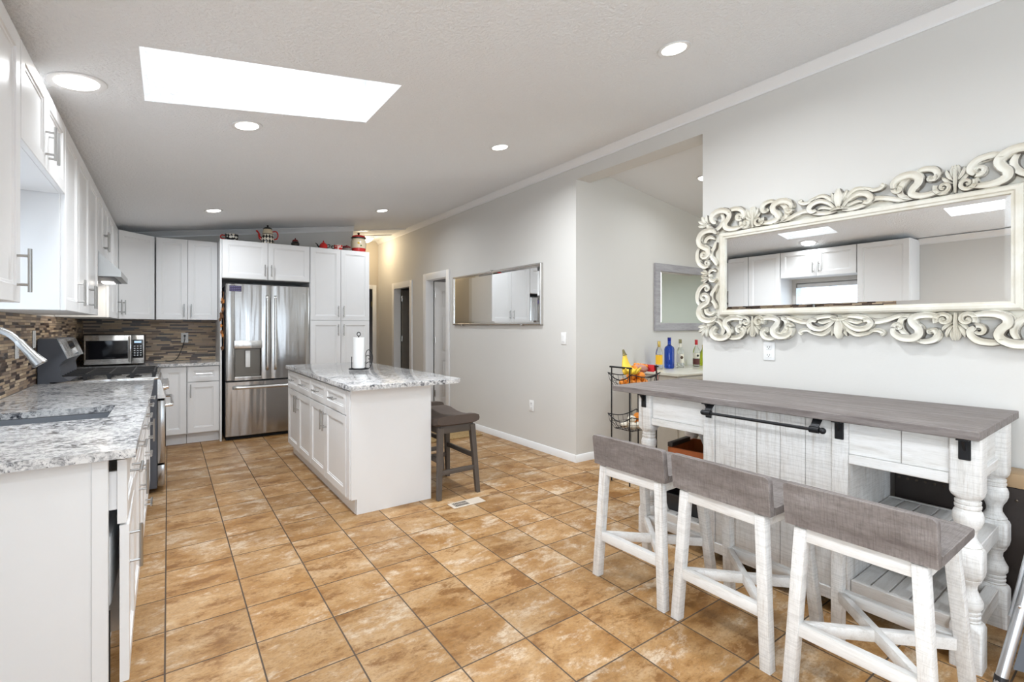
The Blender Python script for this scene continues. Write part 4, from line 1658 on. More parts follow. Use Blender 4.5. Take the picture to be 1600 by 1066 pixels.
m.build('cabinet_side', WZ, t)
# aprons (deep boards with a bottom rail), front, ends and back
for (y0, y1) in ((-0.794, CY0), (CY1, 0.632)):
    m = MB()
    c = y0 + (y1 - y0) * (0.45 if y0 < 0 else 1.0)
    m.box(-0.270, -0.252, y0, c - 0.001, 0.745, 0.893, 0.0015, 1)
    if y0 < 0:
        m.box(-0.270, -0.252, c + 0.001, y1, 0.745, 0.893, 0.0015, 1)
    m.build('apron', WYW, t)
    m = MB()
    m.box(-0.282, -0.250, y0, y1, 0.702, 0.744, 0.003, 1)
    m.build('apron_rail', WYW, t)
for y in (-0.842, 0.680):
    m = MB()
    m.box(-0.197, 0.177, y - 0.010, y + 0.010, 0.745, 0.893, 0.0015, 1)
    m.box(-0.197, 0.177, y - 0.022, y + 0.022, 0.702, 0.744, 0.003, 1)
    m.build('end_apron', WXW, t)
m = MB()
m.box(0.215, 0.235, -0.794, 0.632, 0.742, 0.893)
m.build('back_apron', WYW, t)
# slatted shelves left and right of the cabinet, upper and lower
for (y0, y1) in ((-0.86, CY0 - 0.001), (CY1 + 0.001, 0.70)):
    for z in (0.430, 0.150):
        m = MB()
        leg0 = y0 + 0.068 if y0 < -0.5 else y0
        leg1 = y1 - 0.070 if y1 > 0.5 else y1
        n_ = 5
        for k in range(n_):
            a = leg0 + (leg1 - leg0) * k / n_
            b = leg0 + (leg1 - leg0) * (k + 1) / n_
            m.box(-0.235, 0.235, a + 0.003, b - 0.003, z, z + 0.018, 0.0015, 1)
        m.build('shelf_slats', WXW, t)
        for x in (-0.258, 0.236):
            m = MB()
            m.box(x, x + 0.022, leg0, leg1, z - 0.045, z + 0.020, 0.003, 1)
            m.build('shelf_rail', WYW, t)
        yy = -0.842 if y0 < -0.5 else 0.680
        m = MB()
        m.box(-0.197, 0.177, yy - 0.022, yy + 0.022, z - 0.045, z + 0.020, 0.003, 1)
        m.build('shelf_end_rail', WXW, t)
# black iron corner brackets under the top
for by, bx in ((0.680, -0.293), (CY1 - 0.035, CXF), (CY0 + 0.032, CXF), (-0.842, -0.293)):
    m = MB()
    m.box(bx - 0.007, bx - 0.0005, by - 0.0185, by + 0.0185, 0.808, 0.8925, 0.003, 1)
    m.box(bx - 0.045, bx - 0.007, by - 0.0185, by + 0.0185, 0.8875, 0.8932, 0.001, 1)
    m.prism([(bx - 0.040, 0.8875), (bx - 0.007, 0.8875), (bx - 0.007, 0.845)], 'y', by - 0.004, by + 0.004)
    m.build('iron_bracket', MT['black_metal'], t)
# towel bar
m = MB()
bx, bz = CXF - 0.060, 0.845
ybar0, ybar1 = -0.335, 0.205
m.cyl((bx, ybar0 - 0.03, bz), (bx, ybar1 + 0.02, bz), 0.008, 12)
for y in (ybar0 - 0.034, ybar1 + 0.026):
    m.ball((bx, y, bz), 0.015)
tb = m.build('towel_bar', MT['black_metal'], t)
for y in (ybar0, ybar1):
    m = MB()
    m.box(CXF - 0.030, CXF + 0.0095, y - 0.02, y + 0.02, 0.888, 0.8935, 0.001, 1)
    m.loft([[(CXF - 0.028, y - 0.02, 0.888), (CXF - 0.028, y + 0.02, 0.888), (CXF - 0.022, y + 0.02, 0.888), (CXF - 0.022, y - 0.02, 0.888)],
            [(bx - 0.006, y - 0.017, bz + 0.01), (bx - 0.006, y + 0.017, bz + 0.01), (bx, y + 0.017, bz + 0.008), (bx, y - 0.017, bz + 0.008)]])
    m.cyl((bx, y - 0.020, bz), (bx, y + 0.020, bz), 0.0155, 14)
    m.build('bar_bracket', MT['black_metal'], tb)

# ------------------------------------------------------------------ low-back bar stools
SG = 'grey and white low-back stools along the bar table'


def make_stool(label, loc, rz):
    """local: x across the seat, +y toward the table, back at y = 0"""
    t = thing('bar_stool', label, 'bar stool', loc, rz, SG)
    SW = 0.222
    m = MB()
    # seat plank, slightly dished with rounded ends
    rings = []
    for k in range(13):
        u = -1 + 2 * k / 12
        x = SW * u
        dip = 0.010 * (1 - u * u)
        e = 0.006 if abs(u) > 0.99 else 0
        y0, y1 = 0.034, 0.405
        rings.append([(x, y0, 0.588 + e), (x, y1 - 0.01, 0.588 + e), (x, y1, 0.594 + e), (x, y1, 0.622 - e), (x, y1 - 0.012, 0.630 - e), (x, 0.22, 0.630 - dip - e), (x, y0, 0.630 - e)])
    m.loft(rings)
    m.build('seat', MT['grey_wood_x'], t)
    m = MB()
    # back board, leaning a touch, eased corners
    r_ = 0.016
    prof = []
    for cx, cz_, a0 in ((SW - r_, 0.748 - r_, 0), (-SW + r_, 0.748 - r_, 90), (-SW + 0.004, 0.592 + 0.004, 180), (SW - 0.004, 0.592 + 0.004, 270)):
        rr_ = r_ if cz_ > 0.65 else 0.004
        for k in range(5):
            th = R(a0 + 22.5 * k)
            prof.append((cx + rr_ * math.cos(th), cz_ + rr_ * math.sin(th)))
    def lean(z):
        return -0.018 * (z - 0.588) / 0.16
    rings = []
    for y, sc in ((0.0, 0.985), (-0.0, 0.99), (0.004, 1.0), (0.028, 1.0), (0.033, 0.985)):
        rings.append([(p[0] * sc, y + lean(p[1]), 0.67 + (p[1] - 0.67) * sc) for p in prof])
    m.loft(rings)
    m.build('back_board', MT['grey_wood_x'], t)
    # splayed square legs
    feet = {}
    for sx in (-1, 1):
        for sy in (0, 1):
            top = Vector((sx * 0.172, 0.030 if sy == 0 else 0.345, 0.587))
            foot = Vector((sx * 0.205, 0.008 if sy == 0 else 0.425, 0.0))
            feet[sx, sy] = (top, foot)
            m = MB()
            V = []
            for c in (foot, top):
                for a, b in ((-1, -1), (1, -1), (1, 1), (-1, 1)):
                    V.append(m.bm.verts.new((c.x + a * 0.021, c.y + b * 0.021, c.z)))
            fs = [m.bm.faces.new(V[:4]), m.bm.faces.new(V[4:])]
            for i in range(4):
                j = (i + 1) % 4
                fs.append(m.bm.faces.new((V[i], V[j], V[4 + j], V[4 + i])))
            bmesh.ops.bevel(m.bm, geom=m.bm.edges[:], offset=0.003, segments=2, profile=0.5, affect='EDGES')
            m.build('leg', WZ, t)

    def at(k, z):
        a, b = feet[k]
        return b + (a - b) * (z / 0.587)
    # seat rails
    m = MB()
    for k1, k2 in (((-1, 0), (1, 0)), ((-1, 1), (1, 1))):
        m.bar(at(k1, 0.563) + Vector((0.018, 0, 0)), at(k2, 0.563) - Vector((0.018, 0, 0)), 0.028, 0.048, bev=0.002)
    for sx in (-1, 1):
        m.bar(at((sx, 0), 0.563) + Vector((0, 0.018, 0)), at((sx, 1), 0.563) - Vector((0, 0.018, 0)), 0.028, 0.048, bev=0.002)
    m.build('seat_rail', WXW, t)
    m = MB()
    m.bar(at((-1, 0), 0.215) + Vector((0.018, 0, 0)), at((1, 0), 0.215) - Vector((0.018, 0, 0)), 0.030, 0.046, bev=0.002)
    m.build('stretcher', WXW, t)
    m = MB()
    m.bar(at((-1, 1), 0.215) + Vector((0.018, 0, 0)), at((1, 1), 0.215) - Vector((0.018, 0, 0)), 0.030, 0.046, bev=0.002)
    m.build('stretcher', WXW, t)
    # crossed diagonal stretchers
    for s_, dz in ((1, 0.0), (-1, 0.0012)):
        m = MB()
        a, b = at((-s_, 0), 0.212), at((s_, 1), 0.212)
        d = (b - a).normalized()
        m.bar(a + d * 0.026 + Vector((0, 0, dz)), b - d * 0.026 + Vector((0, 0, dz)), 0.026, 0.042, bev=0.002)
        m.build('cross_brace', WXW, t)
    return t


s1 = make_stool('grey and white bar stool farthest from the camera at the table\'s left end', (1.868, 1.636, 0), R(-88.5))
dup(s1, (1.872, 1.152, 0), R(-91), 'middle grey and white bar stool in front of the table\'s plank cabinet')
dup(s1, (1.872, 0.660, 0), R(-90), 'grey and white bar stool nearest the camera at the table\'s right end')

# ------------------------------------------------------------------ upholstered island stools
IG = 'brown upholstered stools tucked under the island top'


def island_stool(label, loc, rz):
    t = thing('island_stool', label, 'bar stool', loc, rz, IG)
    a, b = 0.192, 0.262      # half width in x, half length in y
    m = MB()
    rings = []
    nn_ = 11
    for k in range(nn_ + 1):
        u = -1 + 2 * k / nn_
        y = b * u
        sad = 0.034 * u * u - 0.012
        ed_ = max(0.0, abs(u) - 0.85) / 0.15
        prof_ = []
        for q in range(16):
            th = 2 * PI * q / 16
            cx_, sz_ = math.cos(th), math.sin(th)
            X = (a - 0.006 * ed_) * (abs(cx_) ** 0.45) * (1 if cx_ >= 0 else -1)
            Zr = 0.043 * (1 - 0.25 * ed_ ** 2)
            Zz = Zr * (abs(sz_) ** 0.55) * (1 if sz_ >= 0 else -1)
            prof_.append((X, y, 0.580 + Zz + (sad if sz_ > 0 else sad * 0.8)))
        rings.append(prof_)
    m.loft(rings)
    m.build('seat_cushion', MT['seat_fabric'], t)
    legs = {}
    for sx in (-1, 1):
        for sy in (-1, 1):
            top = Vector((sx * 0.140, sy * 0.215, 0.545))
            foot = Vector((sx * 0.172, sy * 0.255, 0.0))
            legs[sx, sy] = (top, foot)
            m = MB()
            V = []
            for c, w_ in ((foot, 0.017), (top, 0.022)):
                for p_, q_ in ((-1, -1), (1, -1), (1, 1), (-1, 1)):
                    V.append(m.bm.verts.new((c.x + p_ * w_, c.y + q_ * w_, c.z)))
            m.bm.faces.new(V[:4])
            m.bm.faces.new(V[4:])
            for i in range(4):
                j = (i + 1) % 4
                m.bm.faces.new((V[i], V[j], V[4 + j], V[4 + i]))
            bmesh.ops.bevel(m.bm, geom=m.bm.edges[:], offset=0.003, segments=1, profile=0.5, affect='EDGES')
            m.build('leg', MT['wood_grey_stool'], t)

    def at(k, z):
        p_, q_ = legs[k]
        return q_ + (p_ - q_) * (z / 0.545)
    m = MB()
    for s_ in (-1, 1):
        m.bar(at((-1, s_), 0.523), at((1, s_), 0.523), 0.022, 0.058, bev=0.002)
        m.bar(at((s_, -1), 0.523), at((s_, 1), 0.523), 0.022, 0.058, bev=0.002)
    m.build('apron', MT['wood_grey_stool'], t)
    for z, k1, k2 in ((0.20, (-1, -1), (1, -1)), (0.20, (-1, 1), (1, 1)), (0.29, (-1, -1), (-1, 1)), (0.29, (1, -1), (1, 1))):
        m = MB()
        m.bar(at(k1, z), at(k2, z), 0.022, 0.036, bev=0.002)
        m.build('stretcher', MT['wood_grey_stool'], t)
    return t


i1 = island_stool('brown padded saddle stool at the near end of the island', (1.850, 3.575, 0), 0)
dup(i1, (1.900, 4.285, 0), 0, 'brown padded saddle stool farther back behind the island')

# ------------------------------------------------------------------ carved wall mirror
MY, MZ = 1.204, 1.692
t = thing('carved_wall_mirror', 'large wide mirror in a carved antique white scroll frame', 'mirror', (RX - 0.003, MY, MZ), R(-90))
AW = MT['antique_white']
HX, HZ, OX, OZZ = 0.712, 0.252, 0.925, 0.443
m = MB()
m.box(-HX - 0.02, HX + 0.02, -0.020, -0.012, -HZ - 0.02, HZ + 0.02)
m.build('backing', MT['dark_room'], t)
m = MB()
bev = 0.022
m.loft([[(sx * HX, -0.0215, sz * HZ) for sx, sz in ((-1, -1), (1, -1), (1, 1), (-1, 1))],
        [(sx * (HX - bev), -0.0230, sz * (HZ - bev)) for sx, sz in ((-1, -1), (1, -1), (1, 1), (-1, 1))]])
m.build('glass', MT['mirror_glass'], t, smooth=False)
# inner moulding
m = MB()
prof = [(0.0, -0.020), (0.0, -0.034), (0.010, -0.036), (0.016, -0.042), (0.030, -0.042), (0.040, -0.034), (0.044, -0.020), (0.044, -0.006), (0.0, -0.006)]
rings = []
for o_, y in prof:
    rings.append([(-HX - o_, y, -HZ - o_), (HX + o_, y, -HZ - o_), (HX + o_, y, HZ + o_), (-HX - o_, y, HZ + o_)])
m.loft(rings, cap=False, closed=True)
m.build('inner_moulding', AW, t)
# carved scrollwork
PR = [(-1.0, 0.0), (-0.98, 0.45), (-0.84, 0.88), (-0.70, 1.0), (-0.56, 0.92), (-0.25, 0.74), (0.0, 0.70), (0.25, 0.74), (0.56, 0.92), (0.70, 1.0), (0.84, 0.88), (0.98, 0.45), (1.0, 0.0)]


def ribbon(m, pts, w, H=0.030, y0=-0.006):
    """raised carved strap following pts (x, z); w: list of widths spread along it"""
    P = [Vector((p[0], 0, p[1])) for p in pts]
    n_ = len(P)
    rings = []
    for i in range(n_):
        tt = (P[min(i + 1, n_ - 1)] - P[max(i - 1, 0)]).normalized()
        nn = Vector((-tt.z, 0, tt.x))
        u = i / (n_ - 1) * (len(w) - 1)
        k = min(int(u), len(w) - 2)
        ww = (w[k] + (w[k + 1] - w[k]) * (u - k)) * 1.22
        hf = H * (0.55 + 0.45 * min(1.0, ww / 0.030))
        ring = [P[i] + nn * (a * ww / 2) + Vector((0, y0 - hf * b, 0)) for a, b in PR]
        ring += [P[i] + nn * (0.9 * ww / 2) + Vector((0, y0 + 0.003, 0)), P[i] - nn * (0.9 * ww / 2) + Vector((0, y0 + 0.003, 0))]
        rings.append(ring)
    lay = m.bm.verts.layers.float.get('wear') or m.bm.verts.layers.float.new('wear')
    k0 = len(m.bm.verts)
    m.loft(rings)
    m.bm.verts.ensure_lookup_table()
    nr = len(rings[0])
    for i in range(n_):
        for k in (1, 2, 10, 11):
            m.bm.verts[k0 + i * nr + k][lay] = 1.0


def crv(P, n=7):
    return [(p.x, p.z) for p in catmull([(a, 0, b) for a, b in P], n)]


def volute(cx, cz_, r0, r1, a0, turns, n=26):
    out = []
    for k in range(n + 1):
        u = k / n
        r_ = r0 + (r1 - r0) * u
        a_ = R(a0) + turns * 2 * PI * u
        out.append((cx + r_ * math.cos(a_), cz_ + r_ * math.sin(a_)))
    return out


def petal(m, x, z, ang, ln, wd, H=0.026, bend=0.0):
    a_ = R(ang)
    pts = []
    for k in range(9):
        u = k / 8
        aa = a_ + bend * u
        pts.append((x + ln * u * math.cos(aa), z + ln * u * math.sin(aa)))
    ribbon(m, pts, [wd * 0.30, wd * 0.75, wd, wd * 0.9, wd * 0.3], H)


def knob(m, x, z, r_, H=0.040):
    m.ball((x, -0.012, z), r_, 1, H / r_ * 0.72, 1, 12)


ZB = 0.368     # centre line of the top band, half height ~ .075


def band_half(m, s):
    """right half (s = 1) or left half (s = -1) of the top band, centre outwards"""
    def X(P):
        return [(s * a, b) for a, b in P]
    # wave along the inner edge
    ribbon(m, X(crv([(0.015, 0.315), (0.06, 0.308), (0.12, 0.318), (0.18, 0.342), (0.235, 0.332), (0.29, 0.312), (0.35, 0.312)])), [0.018, 0.026, 0.028, 0.026, 0.020], 0.028)
    # side curls of the palmette
    ribbon(m, X(crv([(0.018, 0.325), (0.05, 0.362), (0.095, 0.385), (0.14, 0.376), (0.160, 0.350), (0.145, 0.330), (0.122, 0.336)])), [0.016, 0.024, 0.030, 0.032, 0.028, 0.022], 0.036)
    ribbon(m, X(crv([(0.020, 0.335), (0.045, 0.385), (0.085, 0.415), (0.125, 0.412), (0.160, 0.402)])), [0.012, 0.022, 0.024, 0.020, 0.012], 0.030)
    ribbon(m, X(crv([(0.125, 0.418), (0.150, 0.405), (0.168, 0.392), (0.195, 0.392), (0.215, 0.405), (0.205, 0.418)])), [0.010, 0.018, 0.022, 0.022, 0.016], 0.030)
    ribbon(m, X(crv([(0.020, 0.322), (0.055, 0.336), (0.09, 0.346), (0.115, 0.340)])), [0.012, 0.018, 0.018, 0.010], 0.028)
    # two interlocked loops
    ribbon(m, X(crv([(0.262, 0.378), (0.268, 0.408), (0.300, 0.430), (0.342, 0.432), (0.372, 0.412), (0.372, 0.382), (0.350, 0.355), (0.345, 0.330), (0.372, 0.314), (0.418, 0.312), (0.455, 0.322)], 8)),
           [0.020, 0.032, 0.038, 0.040, 0.040, 0.038, 0.036, 0.034, 0.030, 0.022], 0.040)
    ribbon(m, X(volute(0.283, 0.372, 0.021, 0.006, 180, 0.9)), [0.022, 0.018, 0.014], 0.038)
    ribbon(m, X(crv([(0.325, 0.418), (0.302, 0.392), (0.292, 0.360), (0.300, 0.330), (0.330, 0.312)])), [0.024, 0.030, 0.030, 0.028, 0.020], 0.030)
    ribbon(m, X(crv([(0.362, 0.440), (0.395, 0.448), (0.432, 0.438), (0.448, 0.412), (0.436, 0.388), (0.414, 0.392)])), [0.016, 0.028, 0.032, 0.030, 0.026, 0.020], 0.034)
    ribbon(m, X(volute(0.420, 0.396, 0.018, 0.005, 40, -1.1)), [0.018, 0.014, 0.010], 0.036)
    # acanthus cluster
    for dx_, base, ang, ln, wd in ((0, 0.355, 90, 0.085, 0.020), (0.004, 0.372, 66, 0.066, 0.018), (-0.004, 0.372, 114, 0.066, 0.018), (0.008, 0.362, 46, 0.066, 0.018),
                                   (-0.008, 0.362, 134, 0.066, 0.018), (0.010, 0.350, 24, 0.058, 0.018), (-0.010, 0.350, 156, 0.058, 0.018)):
        petal(m, s * (0.515 + dx_), base, ang if s > 0 else 180 - ang, ln, wd, 0.030, (0.35 if (ang > 90) == (s > 0) else -0.35) * (0 if ang == 90 else -1))
    ribbon(m, X([(0.515, 0.300), (0.515, 0.34), (0.515, 0.38), (0.515, 0.42)]), [0.010, 0.016, 0.016, 0.010], 0.036)
    for q in (-1, 1):
        ribbon(m, X(volute(0.515 + q * 0.044, 0.334, 0.034, 0.006, 90 - q * 60, -q * 1.35)), [0.022, 0.020, 0.016, 0.012], 0.042)
        knob(m, s * (0.515 + q * 0.044), 0.334, 0.009)
    # outer S scroll with a big volute
    ribbon(m, X(crv([(0.575, 0.318), (0.62, 0.309), (0.668, 0.312), (0.700, 0.330), (0.702, 0.358), (0.682, 0.382), (0.672, 0.410), (0.688, 0.436), (0.728, 0.452), (0.776, 0.448), (0.806, 0.424), (0.802, 0.392), (0.778, 0.372)], 8)),
           [0.020, 0.030, 0.036, 0.040, 0.040, 0.038, 0.038, 0.040, 0.042, 0.042, 0.040, 0.034, 0.026], 0.042)
    ribbon(m, X(crv([(0.690, 0.440), (0.650, 0.447), (0.605, 0.440), (0.578, 0.418), (0.572, 0.392), (0.588, 0.374)])), [0.020, 0.032, 0.034, 0.032, 0.030, 0.026], 0.036)
    ribbon(m, X(volute(0.603, 0.388, 0.024, 0.005, 240, 1.3)), [0.024, 0.020, 0.014, 0.010], 0.040)
    ribbon(m, X(crv([(0.735, 0.430), (0.722, 0.400), (0.726, 0.368), (0.748, 0.340), (0.782, 0.322), (0.815, 0.320)])), [0.022, 0.030, 0.032, 0.030, 0.028, 0.020], 0.032)
    # corner leaves
    cxx, czz = s * 0.845, 0.362
    for k, ang in enumerate((8, 32, 56, 82)):
        aa = ang if s > 0 else 180 - ang
        petal(m, cxx, czz, aa, 0.098 - 0.01 * abs(k - 1.5), 0.024, 0.034)
    knob(m, s * 0.842, 0.358, 0.022)
    ribbon(m, X(crv([(0.765, 0.308), (0.790, 0.322), (0.815, 0.345), (0.838, 0.358)])), [0.016, 0.024, 0.026, 0.024], 0.036)


def side_half(m, s):
    """upper half of a side band (s = 1 right, -1 left)"""
    def X(P):
        return [(s * a, b) for a, b in P]
    ribbon(m, X(crv([(0.775, 0.300), (0.800, 0.320), (0.845, 0.326), (0.890, 0.310), (0.912, 0.272), (0.902, 0.232), (0.872, 0.210), (0.842, 0.192), (0.836, 0.160), (0.856, 0.138), (0.884, 0.136)], 8)),
           [0.020, 0.034, 0.040, 0.042, 0.042, 0.040, 0.040, 0.038, 0.036, 0.032, 0.026], 0.042)
    ribbon(m, X(volute(0.872, 0.158, 0.022, 0.005, 290, 1.2)), [0.024, 0.020, 0.014, 0.010], 0.040)
    ribbon(m, X(crv([(0.790, 0.262), (0.822, 0.278), (0.852, 0.266), (0.860, 0.240)])), [0.016, 0.028, 0.030, 0.022], 0.034)
    ribbon(m, X(crv([(0.782, 0.238), (0.792, 0.200), (0.812, 0.170), (0.810, 0.130), (0.790, 0.100), (0.776, 0.070)])), [0.018, 0.028, 0.032, 0.030, 0.026, 0.016], 0.030)
    ribbon(m, X(crv([(0.905, 0.215), (0.924, 0.180), (0.924, 0.130), (0.902, 0.088), (0.868, 0.066), (0.838, 0.072)])), [0.016, 0.028, 0.034, 0.034, 0.030, 0.022], 0.036)
    ribbon(m, X(volute(0.850, 0.092, 0.020, 0.005, 250, -1.2)), [0.020, 0.016, 0.012], 0.040)
    for ang, ln, wd in ((-8, 0.07, 0.02), (16, 0.075, 0.02), (40, 0.065, 0.018)):
        petal(m, s * 0.835, 0.012, ang if s > 0 else 180 - ang, ln, wd, 0.032)
    ribbon(m, X(crv([(0.780, 0.028), (0.800, 0.040), (0.822, 0.034), (0.836, 0.016)])), [0.014, 0.022, 0.022, 0.016], 0.034)


m = MB()
for s in (1, -1):
    band_half(m, s)
petal(m, 0, 0.322, 90, 0.118, 0.048, 0.040)
for a_, l_ in ((70, 0.10), (110, 0.10)):
    petal(m, 0.006 * (1 if a_ < 90 else -1), 0.33, a_, l_, 0.022, 0.032)
ribbon(m, [(-0.045, 0.318), (-0.02, 0.325), (0.0, 0.327), (0.02, 0.325), (0.045, 0.318)], [0.012, 0.02, 0.02, 0.012], 0.040)
top_geo = m.bm
top = m.build('carved_scrolls', AW, t, ang=50)
# the bottom band mirrors the top one
m = MB()
m.bm.from_mesh(top.data)
for v in m.bm.verts:
    v.co.z = -v.co.z
bmesh.ops.reverse_faces(m.bm, faces=m.bm.faces[:])
m.build('carved_scrolls', AW, t, ang=50)
for s in (1, -1):
    m = MB()
    side_half(m, s)
    me_ = bpy.data.meshes.new('tmp')
    m.bm.to_mesh(me_)
    k0 = len(m.bm.verts)
    m.bm.from_mesh(me_)
    m.bm.verts.ensure_lookup_table()
    for v in m.bm.verts[k0:]:
        v.co.z = -v.co.z
    bpy.data.meshes.remove(me_)
    knob(m, s * 0.83, 0.0, 0.016)
    m.build('carved_scrolls', AW, t, ang=50)
# thin ground behind the carving so that the straps hang together
m = MB()
rings = []
for o_, y in ((0.040, -0.001), (0.040, -0.0055), (0.085, -0.0055), (0.085, -0.001)):
    rings.append([(-HX - o_, y, -HZ - o_), (HX + o_, y, -HZ - o_), (HX + o_, y, HZ + o_), (-HX - o_, y, HZ + o_)])
m.loft(rings, cap=False, closed=True)
m.build('ground', AW, t)

# ------------------------------------------------------------------ silver mirror on the far right wall
t = thing('wall_mirror', 'plain silver-framed wide mirror on the wall beside the doorway', 'mirror', (RX - 0.002, 4.953, 1.673), R(-90))
hx, hz = 0.967, 0.328
m = MB()
rings = []
for o_, y in ((0.0, -0.002), (0.0, -0.032), (0.006, -0.036), (0.018, -0.036), (0.022, -0.030), (0.022, -0.022), (0.022, -0.002)):
    rings.append([(-hx + o_, y, -hz + o_), (hx - o_, y, -hz + o_), (hx - o_, y, hz - o_), (-hx + o_, y, hz - o_)])
m.loft(rings, cap=False, closed=True)
m.build('frame', MT['silver_frame'], t)
m = MB()
a, b, bw = hx - 0.0215, hz - 0.0215, 0.045
m.loft([[(sx * a, -0.012, sz * b) for sx, sz in ((-1, -1), (1, -1), (1, 1), (-1, 1))],
        [(sx * a, -0.022, sz * b) for sx, sz in ((-1, -1), (1, -1), (1, 1), (-1, 1))],
        [(sx * (a - bw), -0.0255, sz * (b - bw * 0.5)) for sx, sz in ((-1, -1), (1, -1), (1, 1), (-1, 1))]])
m.build('glass', MT['mirror_glass'], t, smooth=False)
for px, pz in ((-0.0, hz), (-0.72, -hz), (0.62, -hz)):
    m = MB()
    sgn = 1 if pz > 0 else -1
    m.box(px - 0.016, px + 0.016, -0.040, -0.0365, pz - 0.012, pz + 0.012, 0.002, 1)
    m.box(px - 0.016, px + 0.016, -0.037, -0.001, min(pz + sgn * 0.001, pz + sgn * 0.010), max(pz + sgn * 0.001, pz + sgn * 0.010), 0.001, 1)
    m.build('clip', MT['silver_frame'], t)

outlet('light_switch', 'white rocker switch near the wall corner right of the silver mirror', (RX, 3.661, 1.205), R(-90), 'switch')
outlet('wall_outlet', 'white outlet low on the wall under the silver mirror', (RX, 4.185, 0.461), R(-90))
outlet('wall_outlet', 'white outlet right under the carved mirror above the bar table', (RX, 1.623, 1.16), R(-90))

# ------------------------------------------------------------------ beyond the opening
t = thing('grey_framed_mirror', 'grey wood framed mirror on the wall beyond the opening', 'mirror', (5.05, OY1 - 0.001, 1.655))
hx, hz = 0.635, 0.378
m = MB()
rings = []
for o_, y in ((0.0, -0.002), (0.0, -0.026), (0.004, -0.030), (0.082, -0.030), (0.088, -0.022), (0.088, -0.002)):
    rings.append([(-hx + o_, y, -hz + o_), (hx - o_, y, -hz + o_), (hx - o_, y, hz - o_), (-hx + o_, y, hz - o_)])
m.loft(rings, cap=False, closed=True)
m.build('frame', MT['grey_frame_x'], t)
m = MB()
a, b = hx - 0.088, hz - 0.088
m.loft([[(sx * a, -0.012, sz * b) for sx, sz in ((-1, -1), (1, -1), (1, 1), (-1, 1))],
        [(sx * a, -0.018, sz * b) for sx, sz in ((-1, -1), (1, -1), (1, 1), (-1, 1))],
        [(sx * (a - 0.02), -0.020, sz * (b - 0.02)) for sx, sz in ((-1, -1), (1, -1), (1, 1), (-1, 1))]])
m.build('glass', MT['mirror_glass'], t, smooth=False)

# sideboard with bottles
SBZ = 0.87
t = thing('sideboard', 'taupe sideboard with a pale stone top holding the bottles', 'sideboard', (4.0, 2.872, 0))
m = MB()
m.box(0.02, 1.38, 0.02, 0.595, 0.06, 0.838, 0.003, 1)
m.build('body', MT['cabinet_taupe'], t)
m = MB()
m.box(0.0, 1.40, 0.0, 0.60, 0.839, SBZ, 0.004)
m.build('top', MT['stone_top'], t)
for k in range(3):
    m = MB()
    m.shaker(0.035 + k * 0.445, 0.465 + k * 0.445, 0.09, 0.66, 0.0, fr=0.05)
    d = m.build('door', MT['cabinet_taupe'], t)
    m = MB()
    m.shaker(0.035 + k * 0.445, 0.465 + k * 0.445, 0.68, 0.825, 0.0, fr=0.03)
    d = m.build('drawer', MT['cabinet_taupe'], t)
    m = MB()
    m.ball((0.25 + k * 0.445, -0.014, 0.75), 0.014)
    m.build('drawer_knob', MT['black_metal'], d)
for x in (0.06, 1.34):
    for y in (0.06, 0.55):
        m = MB()
        m.box(x - 0.03, x + 0.03, y - 0.03, y + 0.03, 0, 0.06)
        m.build('foot', MT['cabinet_taupe'], t)


def bottle(name, label, x, y, glass, body, cap, lab, liquid=None):
    """body profile list, cap (r, z0, z1, mat), labels [(r, z0, z1, mat)]"""
    t = thing(name, label, 'bottle', (x, y, SBZ + 0.001), 0)
    m = MB()
    m.lathe(body, n=24)
    m.build('glass', MT[glass], t)
    r_, z0, z1, mt = cap
    m = MB()
    m.lathe([(r_ * 0.96, z0), (r_, z0 + 0.002), (r_, z1 - 0.003), (r_ * 0.9, z1)], n=18)
    m.build('cap', MT[mt], t)
    for r_, z0, z1, mt in lab:
        m = MB()
        m.lathe([(r_ - 0.001, z0), (r_, z0 + 0.0005), (r_, z1 - 0.0005), (r_ - 0.001, z1)], n=24)
        m.build('paper_label', MT[mt], t)
    return t


b1 = [(0.030, 0), (0.036, 0.004), (0.036, 0.17), (0.030, 0.20), (0.016, 0.235), (0.0135, 0.245), (0.0135, 0.285)]
bottle('liquor_bottle', 'clear bottle with an orange-yellow label beside the blue bottle', 4.27, 3.30, 'clear_glass', b1, (0.016, 0.235, 0.297, 'cap_gold'), [(0.0368, 0.05, 0.15, 'label_yellow')])
b2 = [(0.040, 0), (0.052, 0.006), (0.053, 0.02), (0.053, 0.205), (0.048, 0.228), (0.022, 0.250), (0.018, 0.256), (0.018, 0.325), (0.016, 0.33)]
bottle('liquor_bottle', 'cobalt blue bottle, tallest on the sideboard', 4.444, 3.30, 'blue_glass', b2, (0.019, 0.300, 0.335, 'blue_glass'), [])
b3 = [(0.032, 0), (0.038, 0.004), (0.038, 0.175), (0.034, 0.195), (0.016, 0.225), (0.0145, 0.235), (0.0145, 0.27)]
t = bottle('liquor_bottle', 'clear bottle with a cream label and olive cap', 4.637, 3.30, 'clear_glass', b3, (0.017, 0.268, 0.312, 'cap_olive'), [(0.0388, 0.055, 0.15, 'label_cream'), (0.0158, 0.225, 0.262, 'label_cream')])
m = MB()
m.lathe([(0.0002, -0.0008), (0.017, -0.0006), (0.017, 0.0006), (0.0002, 0.0008)], n=16)
o = m.build('label_mark', MT['brown_wood'], t, loc=(-0.02, -0.0345, 0.112), rot=(R(90), 0, R(-30)))
b4 = [(0.032, 0), (0.037, 0.004), (0.037, 0.165), (0.032, 0.19), (0.016, 0.225), (0.014, 0.235), (0.014, 0.265)]
